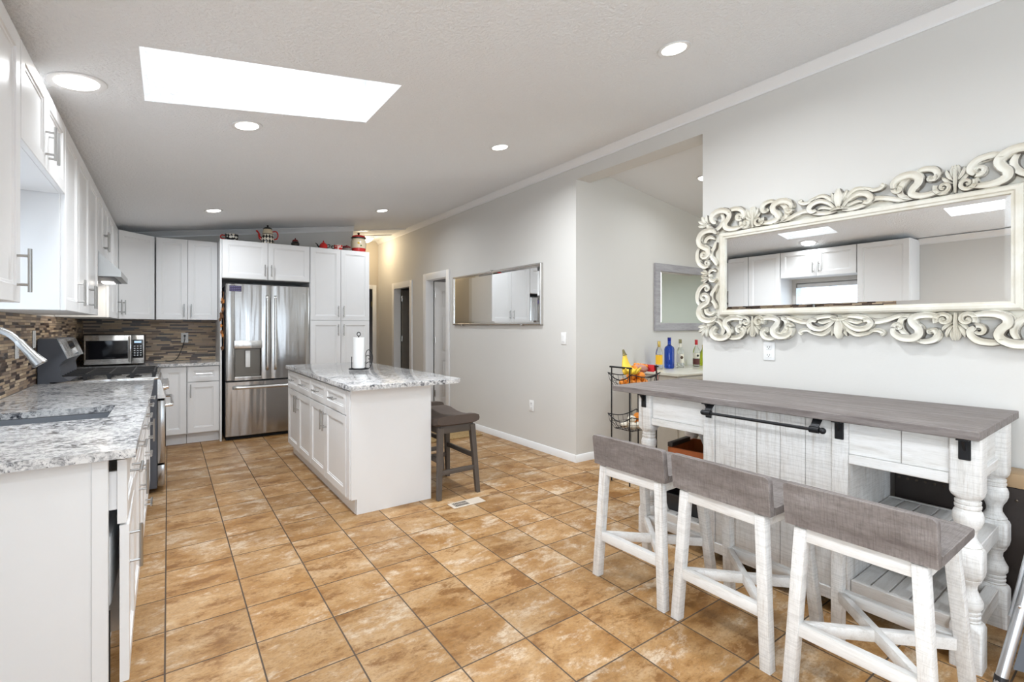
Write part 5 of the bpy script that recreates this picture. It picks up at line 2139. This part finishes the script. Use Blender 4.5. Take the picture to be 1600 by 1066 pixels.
t = bottle('liquor_bottle', 'clear bottle with a dark label and red cap at the row\'s right', 4.937, 3.30, 'clear_glass', b4, (0.0165, 0.245, 0.303, 'cap_red'), [(0.0378, 0.02, 0.085, 'label_dark'), (0.0378, 0.092, 0.150, 'label_cream')])
m = MB()
m.lathe([(0.0002, -0.0008), (0.013, -0.0006), (0.013, 0.0006), (0.0002, 0.0008)], n=16)
m.build('label_mark', MT['gap_black'], t, loc=(-0.02, -0.0335, 0.122), rot=(R(90), 0, R(-30)))
b5 = [(0.034, 0), (0.040, 0.004), (0.040, 0.12), (0.034, 0.16), (0.016, 0.19), (0.014, 0.22)]
bottle('liquor_bottle', 'lime green bottle half hidden by the wall edge', 5.075, 3.30, 'green_glass', b5, (0.0155, 0.205, 0.24, 'cap_gold'), [])

# fruit basket stand
BX, BYY = 3.285, 2.80
t = thing('basket_stand', 'black wire three-tier fruit basket stand beside the bar table', 'fruit basket stand', (BX, BYY, 0))
BMT = MT['black_metal']
PX, PY = 0.172, 0.10
TIERS = (0.872, 0.52, 0.20)
for sx in (-1, 1):
    for sy in (-1, 1):
        m = MB()
        m.cyl((sx * PX, sy * PY, 0.0), (sx * PX, sy * PY, 0.975), 0.006, 10)
        m.build('post', BMT, t)
for sx in (-1, 1):
    m = MB()
    m.tube([(sx * PX, -PY - 0.02, 0.978), (sx * PX, PY + 0.02, 0.978)], 0.0075, 10)
    m.build('handle_bar', BMT, t)


def basket_rim(z, drop=0.0):
    pts = []
    a, b = PX + 0.012, PY + 0.030
    n_ = 12
    for k in range(n_):
        u = k / n_
        pts.append((-a, b - 2 * b * u, z + 0.055 - 0.055 * math.sin(PI * u)))
    for k in range(n_):
        u = k / n_
        pts.append((-a + 2 * a * u, -b, z + 0.055 - 0.030 * math.sin(PI * u) - 0.0))
    for k in range(n_):
        u = k / n_
        pts.append((a, -b + 2 * b * u, z + 0.055 - 0.055 * math.sin(PI * u)))
    for k in range(n_):
        u = k / n_
        pts.append((a - 2 * a * u, b, z + 0.055 - 0.030 * math.sin(PI * u)))
    return pts


for z in TIERS:
    m = MB()
    rim = basket_rim(z)
    m.tube(rim, 0.0045, 8, closed=True)
    zb = z - 0.072
    low = [(p[0] * 0.74, p[1] * 0.74, zb) for p in rim]
    mid = [(p[0] * 0.93, p[1] * 0.93, (p[2] + zb) / 2) for p in rim]
    m.tube(low, 0.0028, 6, closed=True)
    for k in range(0, len(rim), 2):
        m.tube([rim[k], mid[k], low[k]], 0.0017, 5)
    m.tube(mid, 0.0017, 5, closed=True)
    for k in range(7):
        x = -0.11 + 0.22 * k / 6
        m.tube([(x, -0.094, zb), (x, 0.094, zb)], 0.0017, 5)
    for k in range(4):
        y = -0.07 + 0.14 * k / 3
        m.tube([(-0.134, y, zb), (0.134, y, zb)], 0.0017, 5)
    m.build('basket', BMT, t)


def fruit(name, label, cat, grp, pos, r_, mat, sq=0.92):
    m = MB()
    n_ = 20
    prof_ = [(r_ * math.sin(PI * k / 12), r_ * (1 - sq * math.cos(PI * k / 12)) - r_ * (1 - sq)) for k in range(13)]
    prof_[-1] = (0.0005, prof_[-1][1] - 0.10 * r_)
    prof_[-2] = (prof_[-2][0], prof_[-2][1] - 0.0 * r_)
    m.lathe(prof_, n=n_)
    o = m.build(name, MT[mat], ang=60, loc=(BX + pos[0], BYY + pos[1], pos[2]))
    o['label'], o['category'], o['group'] = label, cat, grp
    return o


z0 = TIERS[0] - 0.068
OG = 'oranges in the top basket'
ol = 'orange piled in the top tier of the black basket stand'
for p in ((-0.09, -0.045, z0), (-0.01, -0.045, z0), (0.07, -0.045, z0), (-0.09, 0.04, z0), (0.0, 0.038, z0), (0.082, 0.04, z0), (-0.048, -0.004, z0 + 0.057), (0.024, 0.03, z0 + 0.057), (0.028, -0.05, z0 + 0.058), (-0.02, -0.012, z0 + 0.114)):
    fruit('orange', ol, 'orange', OG, p, 0.038, 'orange_peel', 0.95)
# bananas, a hand of five
t2 = thing('banana_bunch', 'bunch of yellow bananas on top of the basket stand\'s oranges', 'bananas', (BX - 0.105, BYY + 0.0, 0.925))
for k in range(5):
    a_ = -0.75 + 0.36 * k
    pts = []
    for q in range(11):
        u = q / 10
        th = R(-6 + 118 * u)
        rad = 0.150
        py = rad * (1 - math.cos(th)) * 0.55
        pz = 0.150 - rad * math.sin(th) * 0.92 + (0.03 if u > 0.8 else 0) * (u - 0.8) * 5
        out = 0.012 + py * 1.15
        pts.append((out * math.sin(a_) - 0.0, -out * math.cos(a_) * 1.0 + 0.02, pz))
    m = MB()
    m.tube(pts, [0.008, 0.013, 0.018, 0.0205, 0.0215, 0.022, 0.0215, 0.020, 0.0175, 0.011, 0.005], 8)
    m.build('banana', MT['banana'], t2, ang=60)
m = MB()
m.tube([(0, 0.010, 0.150), (-0.002, 0.020, 0.175), (0.0, 0.030, 0.200)], [0.020, 0.013, 0.009], 8)
m.build('stem', MT['banana_stem'], t2)
# net bag of small fruit
t2 = thing('net_bag', 'netted bag of small orange fruit at the right of the top basket', 'bag of fruit', (BX + 0.088, BYY - 0.005, z0 + 0.148))
m = MB()
rings = []
for k in range(9):
    u = k / 8
    r_ = 0.012 + 0.034 * math.sin(PI * min(1, u * 1.05)) ** 0.7
    rings.append([((-0.085 + 0.17 * u), r_ * math.cos(2 * PI * q / 14), r_ * 0.8 * math.sin(2 * PI * q / 14) + 0.024 - 0.03 * u + 0.004 * math.sin(5 * q + 7 * u)) for q in range(14)])
m.loft(rings)
m.build('net', MT['net_pink'], t2)
m = MB()
for k in range(10):
    th = 2 * PI * k / 5
    m.ball((-0.05 + 0.024 * (k % 5), 0.024 * math.cos(th * 1.7), 0.040 - 0.004 * (k % 5)), 0.0165, n=10)
m.build('small_fruit', MT['orange_peel'], t2)
z1 = TIERS[1] - 0.068
for p in ((-0.07, -0.045, z1), (0.0, -0.05, z1), (0.068, -0.04, z1), (-0.075, 0.04, z1), (0.0, 0.035, z1), (-0.035, -0.005, z1 + 0.05)):
    fruit('garlic_bulb', 'pale garlic bulb in the middle tier of the black basket stand', 'garlic', 'garlic in the middle basket', p, 0.036, 'garlic', 0.8)
for p in ((0.075, 0.04, z1), (0.045, 0.0, z1 + 0.058)):
    fruit('orange', 'orange lying among the garlic in the middle basket tier', 'orange', 'oranges in the middle basket', p, 0.035, 'orange_peel', 0.95)
z2 = TIERS[2] - 0.068
for p in ((-0.08, -0.04, z2), (-0.005, -0.045, z2), (0.07, -0.04, z2), (-0.08, 0.042, z2), (0.0, 0.035, z2), (0.075, 0.042, z2)):
    fruit('red_onion', 'reddish onion in the bottom tier of the black basket stand', 'onion', 'onions in the bottom basket', p, 0.035, 'tomato', 0.85)
# red cloth knotted along the right bar
t2 = thing('red_towel', 'red cloth looped over the right bar of the basket stand', 'towel', (BX + PX, BYY, 0.978))
m = MB()
rings = []
for y in (-0.085, -0.04, 0.0, 0.04, 0.085):
    w_ = 0.002 * math.sin(40 * y)
    rings.append([(-0.013 + w_, y, -0.050), (-0.012 + w_, y, -0.010), (-0.0086, y, 0.011), (0.0, y, 0.0115), (0.0105, y, 0.010), (0.013 + w_, y, -0.02), (0.014 + w_, y, -0.045),
                  (0.0115 + w_, y, -0.045), (0.0105 + w_, y, -0.02), (0.0082, y, 0.0080), (0.0, y, 0.0090), (-0.0078, y, 0.0082), (-0.0095 + w_, y, -0.010), (-0.0105 + w_, y, -0.050)])
m.loft(rings)
m.build('cloth', MT['red_cloth'], t2)
m = MB()
m.loft([[(0.020 + 0.010 * u, -0.088 - 0.012 * u + d_, -0.012 - 0.15 * u), (0.036 + 0.016 * u, -0.075 - 0.012 * u + d_, -0.012 - 0.15 * u), (0.037 + 0.016 * u, -0.077 - 0.012 * u + d_, -0.012 - 0.15 * u), (0.021 + 0.010 * u, -0.090 - 0.012 * u + d_, -0.012 - 0.15 * u)]
        for u, d_ in ((0, 0.01), (0.35, 0), (0.7, 0.004), (1.0, 0))])
m.build('hanging_end', MT['red_cloth'], t2)

# ------------------------------------------------------------------ on and under the bar table
t = thing('wooden_tray', 'open orange-brown wooden box on the table\'s left upper shelf', 'wooden box', (2.80, 1.845, 0.4487), R(8))
m = MB()
a, b, hh2 = 0.175, 0.13, 0.105
m.box(-a, a, -b, b, 0, 0.010)
m.box(-a, -a + 0.012, -b, b, 0.010, hh2, 0.002, 1)
m.box(a - 0.012, a, -b, b, 0.010, hh2, 0.002, 1)
m.box(-a + 0.012, a - 0.012, -b, -b + 0.012, 0.010, hh2, 0.002, 1)
m.box(-a + 0.012, a - 0.012, b - 0.012, b, 0.010, hh2, 0.002, 1)
m.build('box', MT['orange_wood'], t)
m = MB()
m.box(-a + 0.004, a - 0.10, b - 0.03, b + 0.004, hh2 + 0.001, hh2 + 0.030, 0.004)
m.build('lid_rail', MT['dark_leather'], t)
t = thing('paper_scroll', 'curled white paper standing in the orange wooden box', 'paper', (2.84, 1.80, 0.4600))
m = MB()
for dx_, rot_ in ((0.0, 0.2), (0.03, -0.3)):
    rings = []
    for k in range(7):
        u = k / 6
        z = 0.0 + 0.19 * u
        r_ = 0.018 + 0.02 * u
        ang_ = [rot_ + 4.2 * q / 10 for q in range(11)]
        lean_ = 0.06 * u * u
        rings.append([(dx_ + r_ * math.cos(x_), r_ * math.sin(x_) + lean_, z) for x_ in ang_] + [(dx_ + (r_ - 0.002) * math.cos(x_), (r_ - 0.002) * math.sin(x_) + lean_, z) for x_ in reversed(ang_)])
    m.loft(rings)
m.build('sheet', MT['paper'], t)
t = thing('yellow_cloth', 'yellow folded cloth behind the paper on the table\'s left shelf', 'cloth', (3.02, 1.915, 0.4497))
m = MB()
for k in range(4):
    m.box(-0.04 + 0.003 * k, 0.04 - 0.002 * k, -0.05, 0.05 - 0.004 * k, 0.001 + k * 0.03, 0.029 + k * 0.03, 0.012)
m.build('cloth', MT['yellow_cloth'], t)
t = thing('black_tray', 'open black bin on the table\'s left bottom shelf', 'bin', (2.76, 1.80, 0.169), R(4))
m = MB()
a, b = 0.19, 0.155
m.loft([[(-a, b, 0.105), (-a, -b, 0.105), (a, -b, 0.105), (a, b, 0.105)], [(-a + 0.02, b - 0.02, 0.0), (-a + 0.02, -b + 0.02, 0.0), (a - 0.02, -b + 0.02, 0.0), (a - 0.02, b - 0.02, 0.0)]], cap=False)
m.loft([[(-a + 0.006, b - 0.006, 0.105), (-a + 0.006, -b + 0.006, 0.105), (a - 0.006, -b + 0.006, 0.105), (a - 0.006, b - 0.006, 0.105)],
        [(-a + 0.025, b - 0.025, 0.006), (-a + 0.025, -b + 0.025, 0.006), (a - 0.025, -b + 0.025, 0.006), (a - 0.025, b - 0.025, 0.006)]], cap=False)
m.box(-a + 0.02, a - 0.02, -b + 0.02, b - 0.02, 0.0, 0.006)
m.tube([(-a, -b, 0.105), (a, -b, 0.105), (a, b, 0.105), (-a, b, 0.105)], 0.005, 6, closed=True)
m.build('bin', MT['black_plastic'], t)

# dark storage bench behind the right end of the table, against the wall
t = thing('storage_bench', 'dark leather bench with nailhead trim against the wall behind the table', 'bench', (3.085, 0.40, 0))
m = MB()
m.box(-0.005, 0.125, -0.85, 0.50, 0.06, 0.60, 0.006)
m.build('body', MT['dark_leather'], t)
m = MB()
m.box(-0.010, 0.135, -0.86, 0.51, 0.601, 0.665, 0.006)
m.build('top', MT['tan_wood'], t)
m = MB()
for k in range(38):
    y = -0.83 + 1.31 * k / 37
    m.ball((-0.0045, y, 0.545), 0.007, 0.5, 1, 1, 8)
m.build('nailheads', MT['nail_metal'], t)
for y in (-0.75, 0.40):
    m = MB()
    m.box(0.0, 0.12, y - 0.03, y + 0.03, 0, 0.059)
    m.build('foot', MT['black_plastic'], t)

# folding aluminium frame leaning at the right edge
t = thing('folding_frame', 'silver tubular folding step stool leaning beside the table\'s right end', 'folding step stool', (2.475, 0.335, 0))
AL = MT['aluminium']
p0, p1 = Vector((0.0, 0.075, 0.014)), Vector((0.34, -0.055, 0.86))
q0, q1 = Vector((0.10, -0.28, 0.014)), Vector((0.44, -0.41, 0.86))
for a, b in ((p0, p1), (q0, q1)):
    m = MB()
    m.tube([a, b], 0.0175, 14)
    m.build('side_tube', AL, t)
    m = MB()
    m.tube([a + Vector((0, 0, -0.013)), a + (b - a).normalized() * 0.03], 0.0200, 12)
    m.build('foot_cap', MT['black_plastic'], t)
m = MB()
for u in (0.32, 0.62, 0.97):
    m.tube([p0 + (p1 - p0) * u, q0 + (q1 - q0) * u], 0.010, 10)
m.build('cross_tube', AL, t)
m = MB()
d_ = (p1 - p0).normalized()
for u in (0.32, 0.62):
    for a, b in ((p0, p1), (q0, q1)):
        c = a + (b - a) * u
        m.ball((c.x - 0.016, c.y + 0.004, c.z), 0.0075, n=10)
m.build('rivets', MT['chrome'], t)
m = MB()
pp0, pp1 = p0 + Vector((0.10, -0.015, 0.22)), p0 + Vector((0.28, -0.075, 0.66))
m.tube([pp0, pp1], 0.009, 10)
m.tube([pp0, p0 + (p1 - p0) * 0.32], 0.006, 8)
m.build('strut', AL, t)
m = MB()
A1, A2 = p0 + (p1 - p0) * 0.06 + Vector((0.03, -0.02, 0)), p0 + (p1 - p0) * 0.50 + Vector((0.03, -0.02, 0))
B1, B2 = q0 + (q1 - q0) * 0.06 + Vector((0.03, 0.02, 0)), q0 + (q1 - q0) * 0.50 + Vector((0.03, 0.02, 0))
m.loft([[A1, B1, B2, A2], [p + Vector((0.012, 0, -0.004)) for p in (A1, B1, B2, A2)]])
m.build('tread_panel', MT['dark_grey'], t)

# ------------------------------------------------------------------ floor pieces
t = thing('floor_vent', 'small tan floor register beside the island stool', 'floor vent', (1.826, 3.155, 0.0))
m = MB()
m.box(-0.135, 0.135, -0.055, 0.055, 0.0005, 0.005, 0.002, 1)
m.build('plate', MT['vent_paint'], t)
m = MB()
m.box(-0.110, 0.005, -0.036, 0.036, 0.0052, 0.0056)
m.build('grille_opening', MT['gap_black'], t)
m = MB()
for k in range(9):
    x = -0.104 + 0.0127 * k
    m.box(x - 0.0015, x + 0.0015, -0.036, 0.036, 0.0057, 0.0068)
m.box(-0.11, 0.005, -0.002, 0.002, 0.0058, 0.0070)
m.build('louvres', MT['vent_paint'], t)


def mat_(label, x0, x1, y0, y1):
    t = thing('jute_mat', label, 'rug', ((x0 + x1) / 2, (y0 + y1) / 2, 0))
    a, b = (x1 - x0) / 2, (y1 - y0) / 2
    m = MB()
    m.box(-a, a, -b, b, 0.0008, 0.011, 0.004)
    m.build('weave', MT['jute'], t)
    m = MB()
    m.tube([(-a, -b, 0.008), (a, -b, 0.008), (a, b, 0.008), (-a, b, 0.008)], 0.007, 8, closed=True)
    m.build('bound_edge', MT['jute'], t)


mat_('woven straw mat on the floor by the right wall behind the island', 2.45, 3.12, 5.02, 5.92)
mat_('woven straw mat on the floor beyond the table\'s left legs', 3.28, 4.0, 1.65, 2.66)

# ------------------------------------------------------------------ pottery on top of the cabinets
PZ = 2.3358


def pot(name, label, cat, x, y):
    return thing(name, label, cat, (x, y, PZ), R(-20))


def handle_loop(m, x0, z0, z1, out, r_):
    s_ = 1 if out > 0 else -1
    m.tube(catmull([(x0, 0, z1), (x0 + out * 0.7, 0, z1 + 0.004), (x0 + out, 0, (z0 + z1) / 2 + 0.008), (x0 + out * 0.75, 0, z0 + 0.01), (x0, 0, z0)], 6), r_, 8)


t = pot('teacup', 'black teacup with white dots and a red handle on the fridge cabinet', 'cup', 0.615, 6.60)
m = MB()
m.lathe([(0.040, 0), (0.052, 0.004), (0.068, 0.03), (0.072, 0.065), (0.072, 0.080), (0.067, 0.080), (0.064, 0.03), (0.04, 0.008)], n=28)
m.build('body', MT['glaze_black_dots'], t)
m = MB()
handle_loop(m, -0.068, 0.022, 0.066, -0.05, 0.0075)
m.build('handle', MT['red_glaze'], t)

t = pot('coffee_pot', 'tall black and cream harlequin coffee pot with red spout and handle', 'coffee pot', 0.995, 6.56)
m = MB()
m.lathe([(0.060, 0), (0.070, 0.006), (0.071, 0.05), (0.064, 0.105), (0.055, 0.122)], n=28)
m.build('body', MT['glaze_harlequin'], t)
m = MB()
m.lathe([(0.056, 0.1225), (0.058, 0.126), (0.050, 0.17), (0.046, 0.178)], n=28)
m.build('neck', MT['cream_glaze'], t)
m = MB()
m.lathe([(0.0575, 0.112), (0.060, 0.117), (0.060, 0.121), (0.0575, 0.1222)], n=28)
m.build('band', MT['black_glaze'], t)
m = MB()
m.lathe([(0.050, 0.1785), (0.050, 0.186), (0.036, 0.200), (0.012, 0.206), (0.007, 0.212), (0.011, 0.220), (0.009, 0.228), (0.0005, 0.231)], n=24)
m.build('lid', MT['black_glaze'], t)
m = MB()
m.tube(catmull([(-0.062, 0, 0.05), (-0.092, 0, 0.085), (-0.098, 0, 0.125), (-0.125, 0, 0.160)], 6), [0.018] * 6 + [0.014] * 6 + [0.010] * 7, 10)
m.build('spout', MT['red_glaze'], t)
m = MB()
handle_loop(m, 0.050, 0.055, 0.150, 0.065, 0.0075)
m.build('handle', MT['red_glaze'], t)

t = pot('sugar_bowl', 'small dark red lidded sugar bowl between coffee pot and red teapot', 'sugar bowl', 1.305, 6.54)
m = MB()
m.lathe([(0.034, 0), (0.044, 0.005), (0.050, 0.03), (0.040, 0.052), (0.036, 0.055)], n=24)
m.build('body', MT['black_glaze'], t)
m = MB()
m.lathe([(0.038, 0.0553), (0.038, 0.060), (0.028, 0.078), (0.010, 0.086), (0.006, 0.091), (0.009, 0.098), (0.0005, 0.104)], n=24)
m.build('lid', MT['darkred_glaze'], t)

t = pot('teapot', 'small bright red teapot with dark spout on the pantry top', 'teapot', 1.645, 6.54)
m = MB()
m.lathe([(0.034, 0), (0.044, 0.004), (0.052, 0.03), (0.042, 0.058), (0.030, 0.066)], n=24)
m.build('body', MT['red_glaze'], t)
m = MB()
m.lathe([(0.028, 0.0665), (0.026, 0.074), (0.012, 0.084), (0.006, 0.088), (0.009, 0.096), (0.006, 0.104), (0.0005, 0.107)], n=22)
m.build('lid', MT['red_glaze'], t)
m = MB()
m.tube(catmull([(-0.045, 0, 0.02), (-0.068, 0, 0.035), (-0.076, 0, 0.055), (-0.096, 0, 0.070)], 6), [0.012] * 6 + [0.009] * 6 + [0.006] * 7, 8)
m.build('spout', MT['black_glaze'], t)
m = MB()
handle_loop(m, 0.044, 0.014, 0.052, 0.035, 0.0055)
m.build('handle', MT['black_glaze'], t)

t = pot('mug', 'red mug with white dots on the pantry top', 'mug', 1.832, 6.54)
m = MB()
m.lathe([(0.046, 0), (0.052, 0.004), (0.056, 0.04), (0.058, 0.062), (0.053, 0.062), (0.05, 0.03), (0.04, 0.008)], n=26)
m.build('body', MT['glaze_red_dots'], t)
m = MB()
handle_loop(m, -0.054, 0.014, 0.048, -0.028, 0.006)
m.build('handle', MT['black_glaze'], t)

t = pot('berry_dish', 'small grey dish topped with dark red berries beside the cookie jar', 'dish', 1.950, 6.56)
m = MB()
m.lathe([(0.03, 0), (0.05, 0.006), (0.058, 0.034), (0.05, 0.036)], n=22)
m.build('dish', MT['taupe_panel'], t)
m = MB()
for k in range(9):
    th = 2 * PI * k / 8
    rr_ = 0.034 if k < 8 else 0
    m.ball((rr_ * math.cos(th), rr_ * math.sin(th), 0.050 if k < 8 else 0.064), 0.018, n=10)
m.build('berries', MT['darkred_glaze'], t)

t = pot('cookie_jar', 'cream cookie jar with red lid and black band at the pantry\'s right end', 'cookie jar', 2.122, 6.60)
t.scale = (1.36, 1.36, 1.36)
m = MB()
m.lathe([(0.052, 0.0), (0.064, 0.004), (0.069, 0.025), (0.070, 0.038)], n=28)
m.build('foot', MT['red_glaze'], t)
m = MB()
m.lathe([(0.0705, 0.0385), (0.076, 0.07), (0.074, 0.105), (0.064, 0.132), (0.060, 0.136)], n=28)
b_ = m.build('body', MT['cream_glaze'], t)
m = MB()
for ang, z, r_, sx in ((-70, 0.062, 0.017, 1.4),):
    m.ball((0.073 * math.cos(R(ang)), 0.073 * math.sin(R(ang)), z), r_, 0.5, 0.5, 0.45)
m.build('green_leaf', MT['green_glaze'], t)
m = MB()
m.ball((0.074 * math.cos(R(-88)), 0.074 * math.sin(R(-88)), 0.085), 0.013, 0.9, 0.4, 0.8)
m.build('yellow_fruit', MT['yellow_glaze'], t)
m = MB()
m.lathe([(0.064, 0.1365), (0.074, 0.139), (0.075, 0.146), (0.070, 0.149)], n=28)
m.build('band', MT['black_glaze'], t)
m = MB()
m.lathe([(0.068, 0.1495), (0.060, 0.163), (0.040, 0.172), (0.012, 0.176)], n=28)
m.build('lid', MT['red_glaze'], t)
m = MB()
m.lathe([(0.010, 0.1763), (0.008, 0.181), (0.014, 0.188), (0.010, 0.197), (0.0005, 0.199)], n=16)
m.build('knob', MT['black_glaze'], t)

# ------------------------------------------------------------------ recessed lights
TILT = math.atan(0.148)


def downlight(label, x, y, r_=0.085, power=9.0, zf=cz, tilt=-TILT):
    t = thing('recessed_light', label, 'ceiling light', (x, y, zf(x)))
    t.rotation_euler = (0, tilt, 0)
    m = MB()
    m.lathe([(r_ * 0.72, -0.0015), (r_ * 0.74, -0.004), (r_ * 0.97, -0.006), (r_ * 1.0, -0.003), (r_ * 1.0, -0.0008)], n=36)
    m.build('trim_ring', MT['lamp_trim'], t)
    m = MB()
    m.lathe([(r_ * 0.02, -0.0125), (r_ * 0.5, -0.011), (r_ * 0.715, -0.0065), (r_ * 0.72, -0.0045)], n=30)
    m.build('lens', MT['lamp_glow'], t)
    area('bulb', (0, 0, -0.02), (0, 0, 0), r_ * 1.3, r_ * 1.3, power, (0.92, 0.97, 1.02), t, 'DISK', 160)
    return t


downlight('round recessed ceiling light over the sink, touching the wall cabinets', -0.332, 2.887, 0.108, 1.5)
downlight('recessed ceiling light just beyond the skylight', 0.383, 3.262, power=15)
downlight('recessed ceiling light nearest the camera, by the right wall', 2.168, 1.581, power=8)
downlight('recessed ceiling light between skylight and right wall', 2.211, 3.282, power=15)
downlight('recessed ceiling light in front of the fridge cabinets, left one', 0.384, 5.841, power=6.5)
downlight('recessed ceiling light nearest the hallway', 2.199, 5.920, power=5.5)
downlight('recessed ceiling light in the room beyond the opening', 4.30, 2.79, 0.07, 3, za, math.atan(0.137))

downlight('added unseen ceiling light over the middle of the living room beyond the opening', 5.6, 1.9, 0.07, 10, za, math.atan(0.137))  # added out of view to brighten the living room's far wall
downlight('added unseen ceiling light in the living room nearest its far window', 5.6, 0.3, 0.07, 10, za, math.atan(0.137))  # second lamp added for the same living room wall
downlight('added unseen ceiling light above the camera, by the left cabinets', 0.383, 0.35, power=10)  # added out of frame for overall fill
downlight('added unseen ceiling light behind the camera, by the right wall', 2.2, -0.9, power=10)  # added fill lamp, out of frame
downlight('added unseen ceiling light behind the camera, towards the left wall', 0.383, -1.3, power=10)  # last of the fill lamps added around the camera

t = thing('flush_ceiling_light', 'glowing domed ceiling light at the end of the hall', 'ceiling light', (2.80, 8.40, cz(2.80) - 0.001))
t.rotation_euler = (0, -TILT, 0)
m = MB()
m.lathe([(0.16, -0.018), (0.165, -0.012), (0.165, 0.0)], n=32)
m.build('base', MT['lamp_trim'], t)
m = MB()
m.lathe([(0.005, -0.085), (0.06, -0.08), (0.11, -0.06), (0.145, -0.03), (0.150, -0.0185)], n=32)
m.build('glass_dome', MT['lamp_warm'], t)
d = bpy.data.lights.new('hall_bulb', 'POINT')
d.energy = 6
d.color = (1.0, 0.80, 0.52)
d.shadow_soft_size = 0.08
o = bpy.data.objects.new('hall_bulb', d)
COL.objects.link(o)
o.location = (2.80, 8.35, cz(2.80) - 0.16)
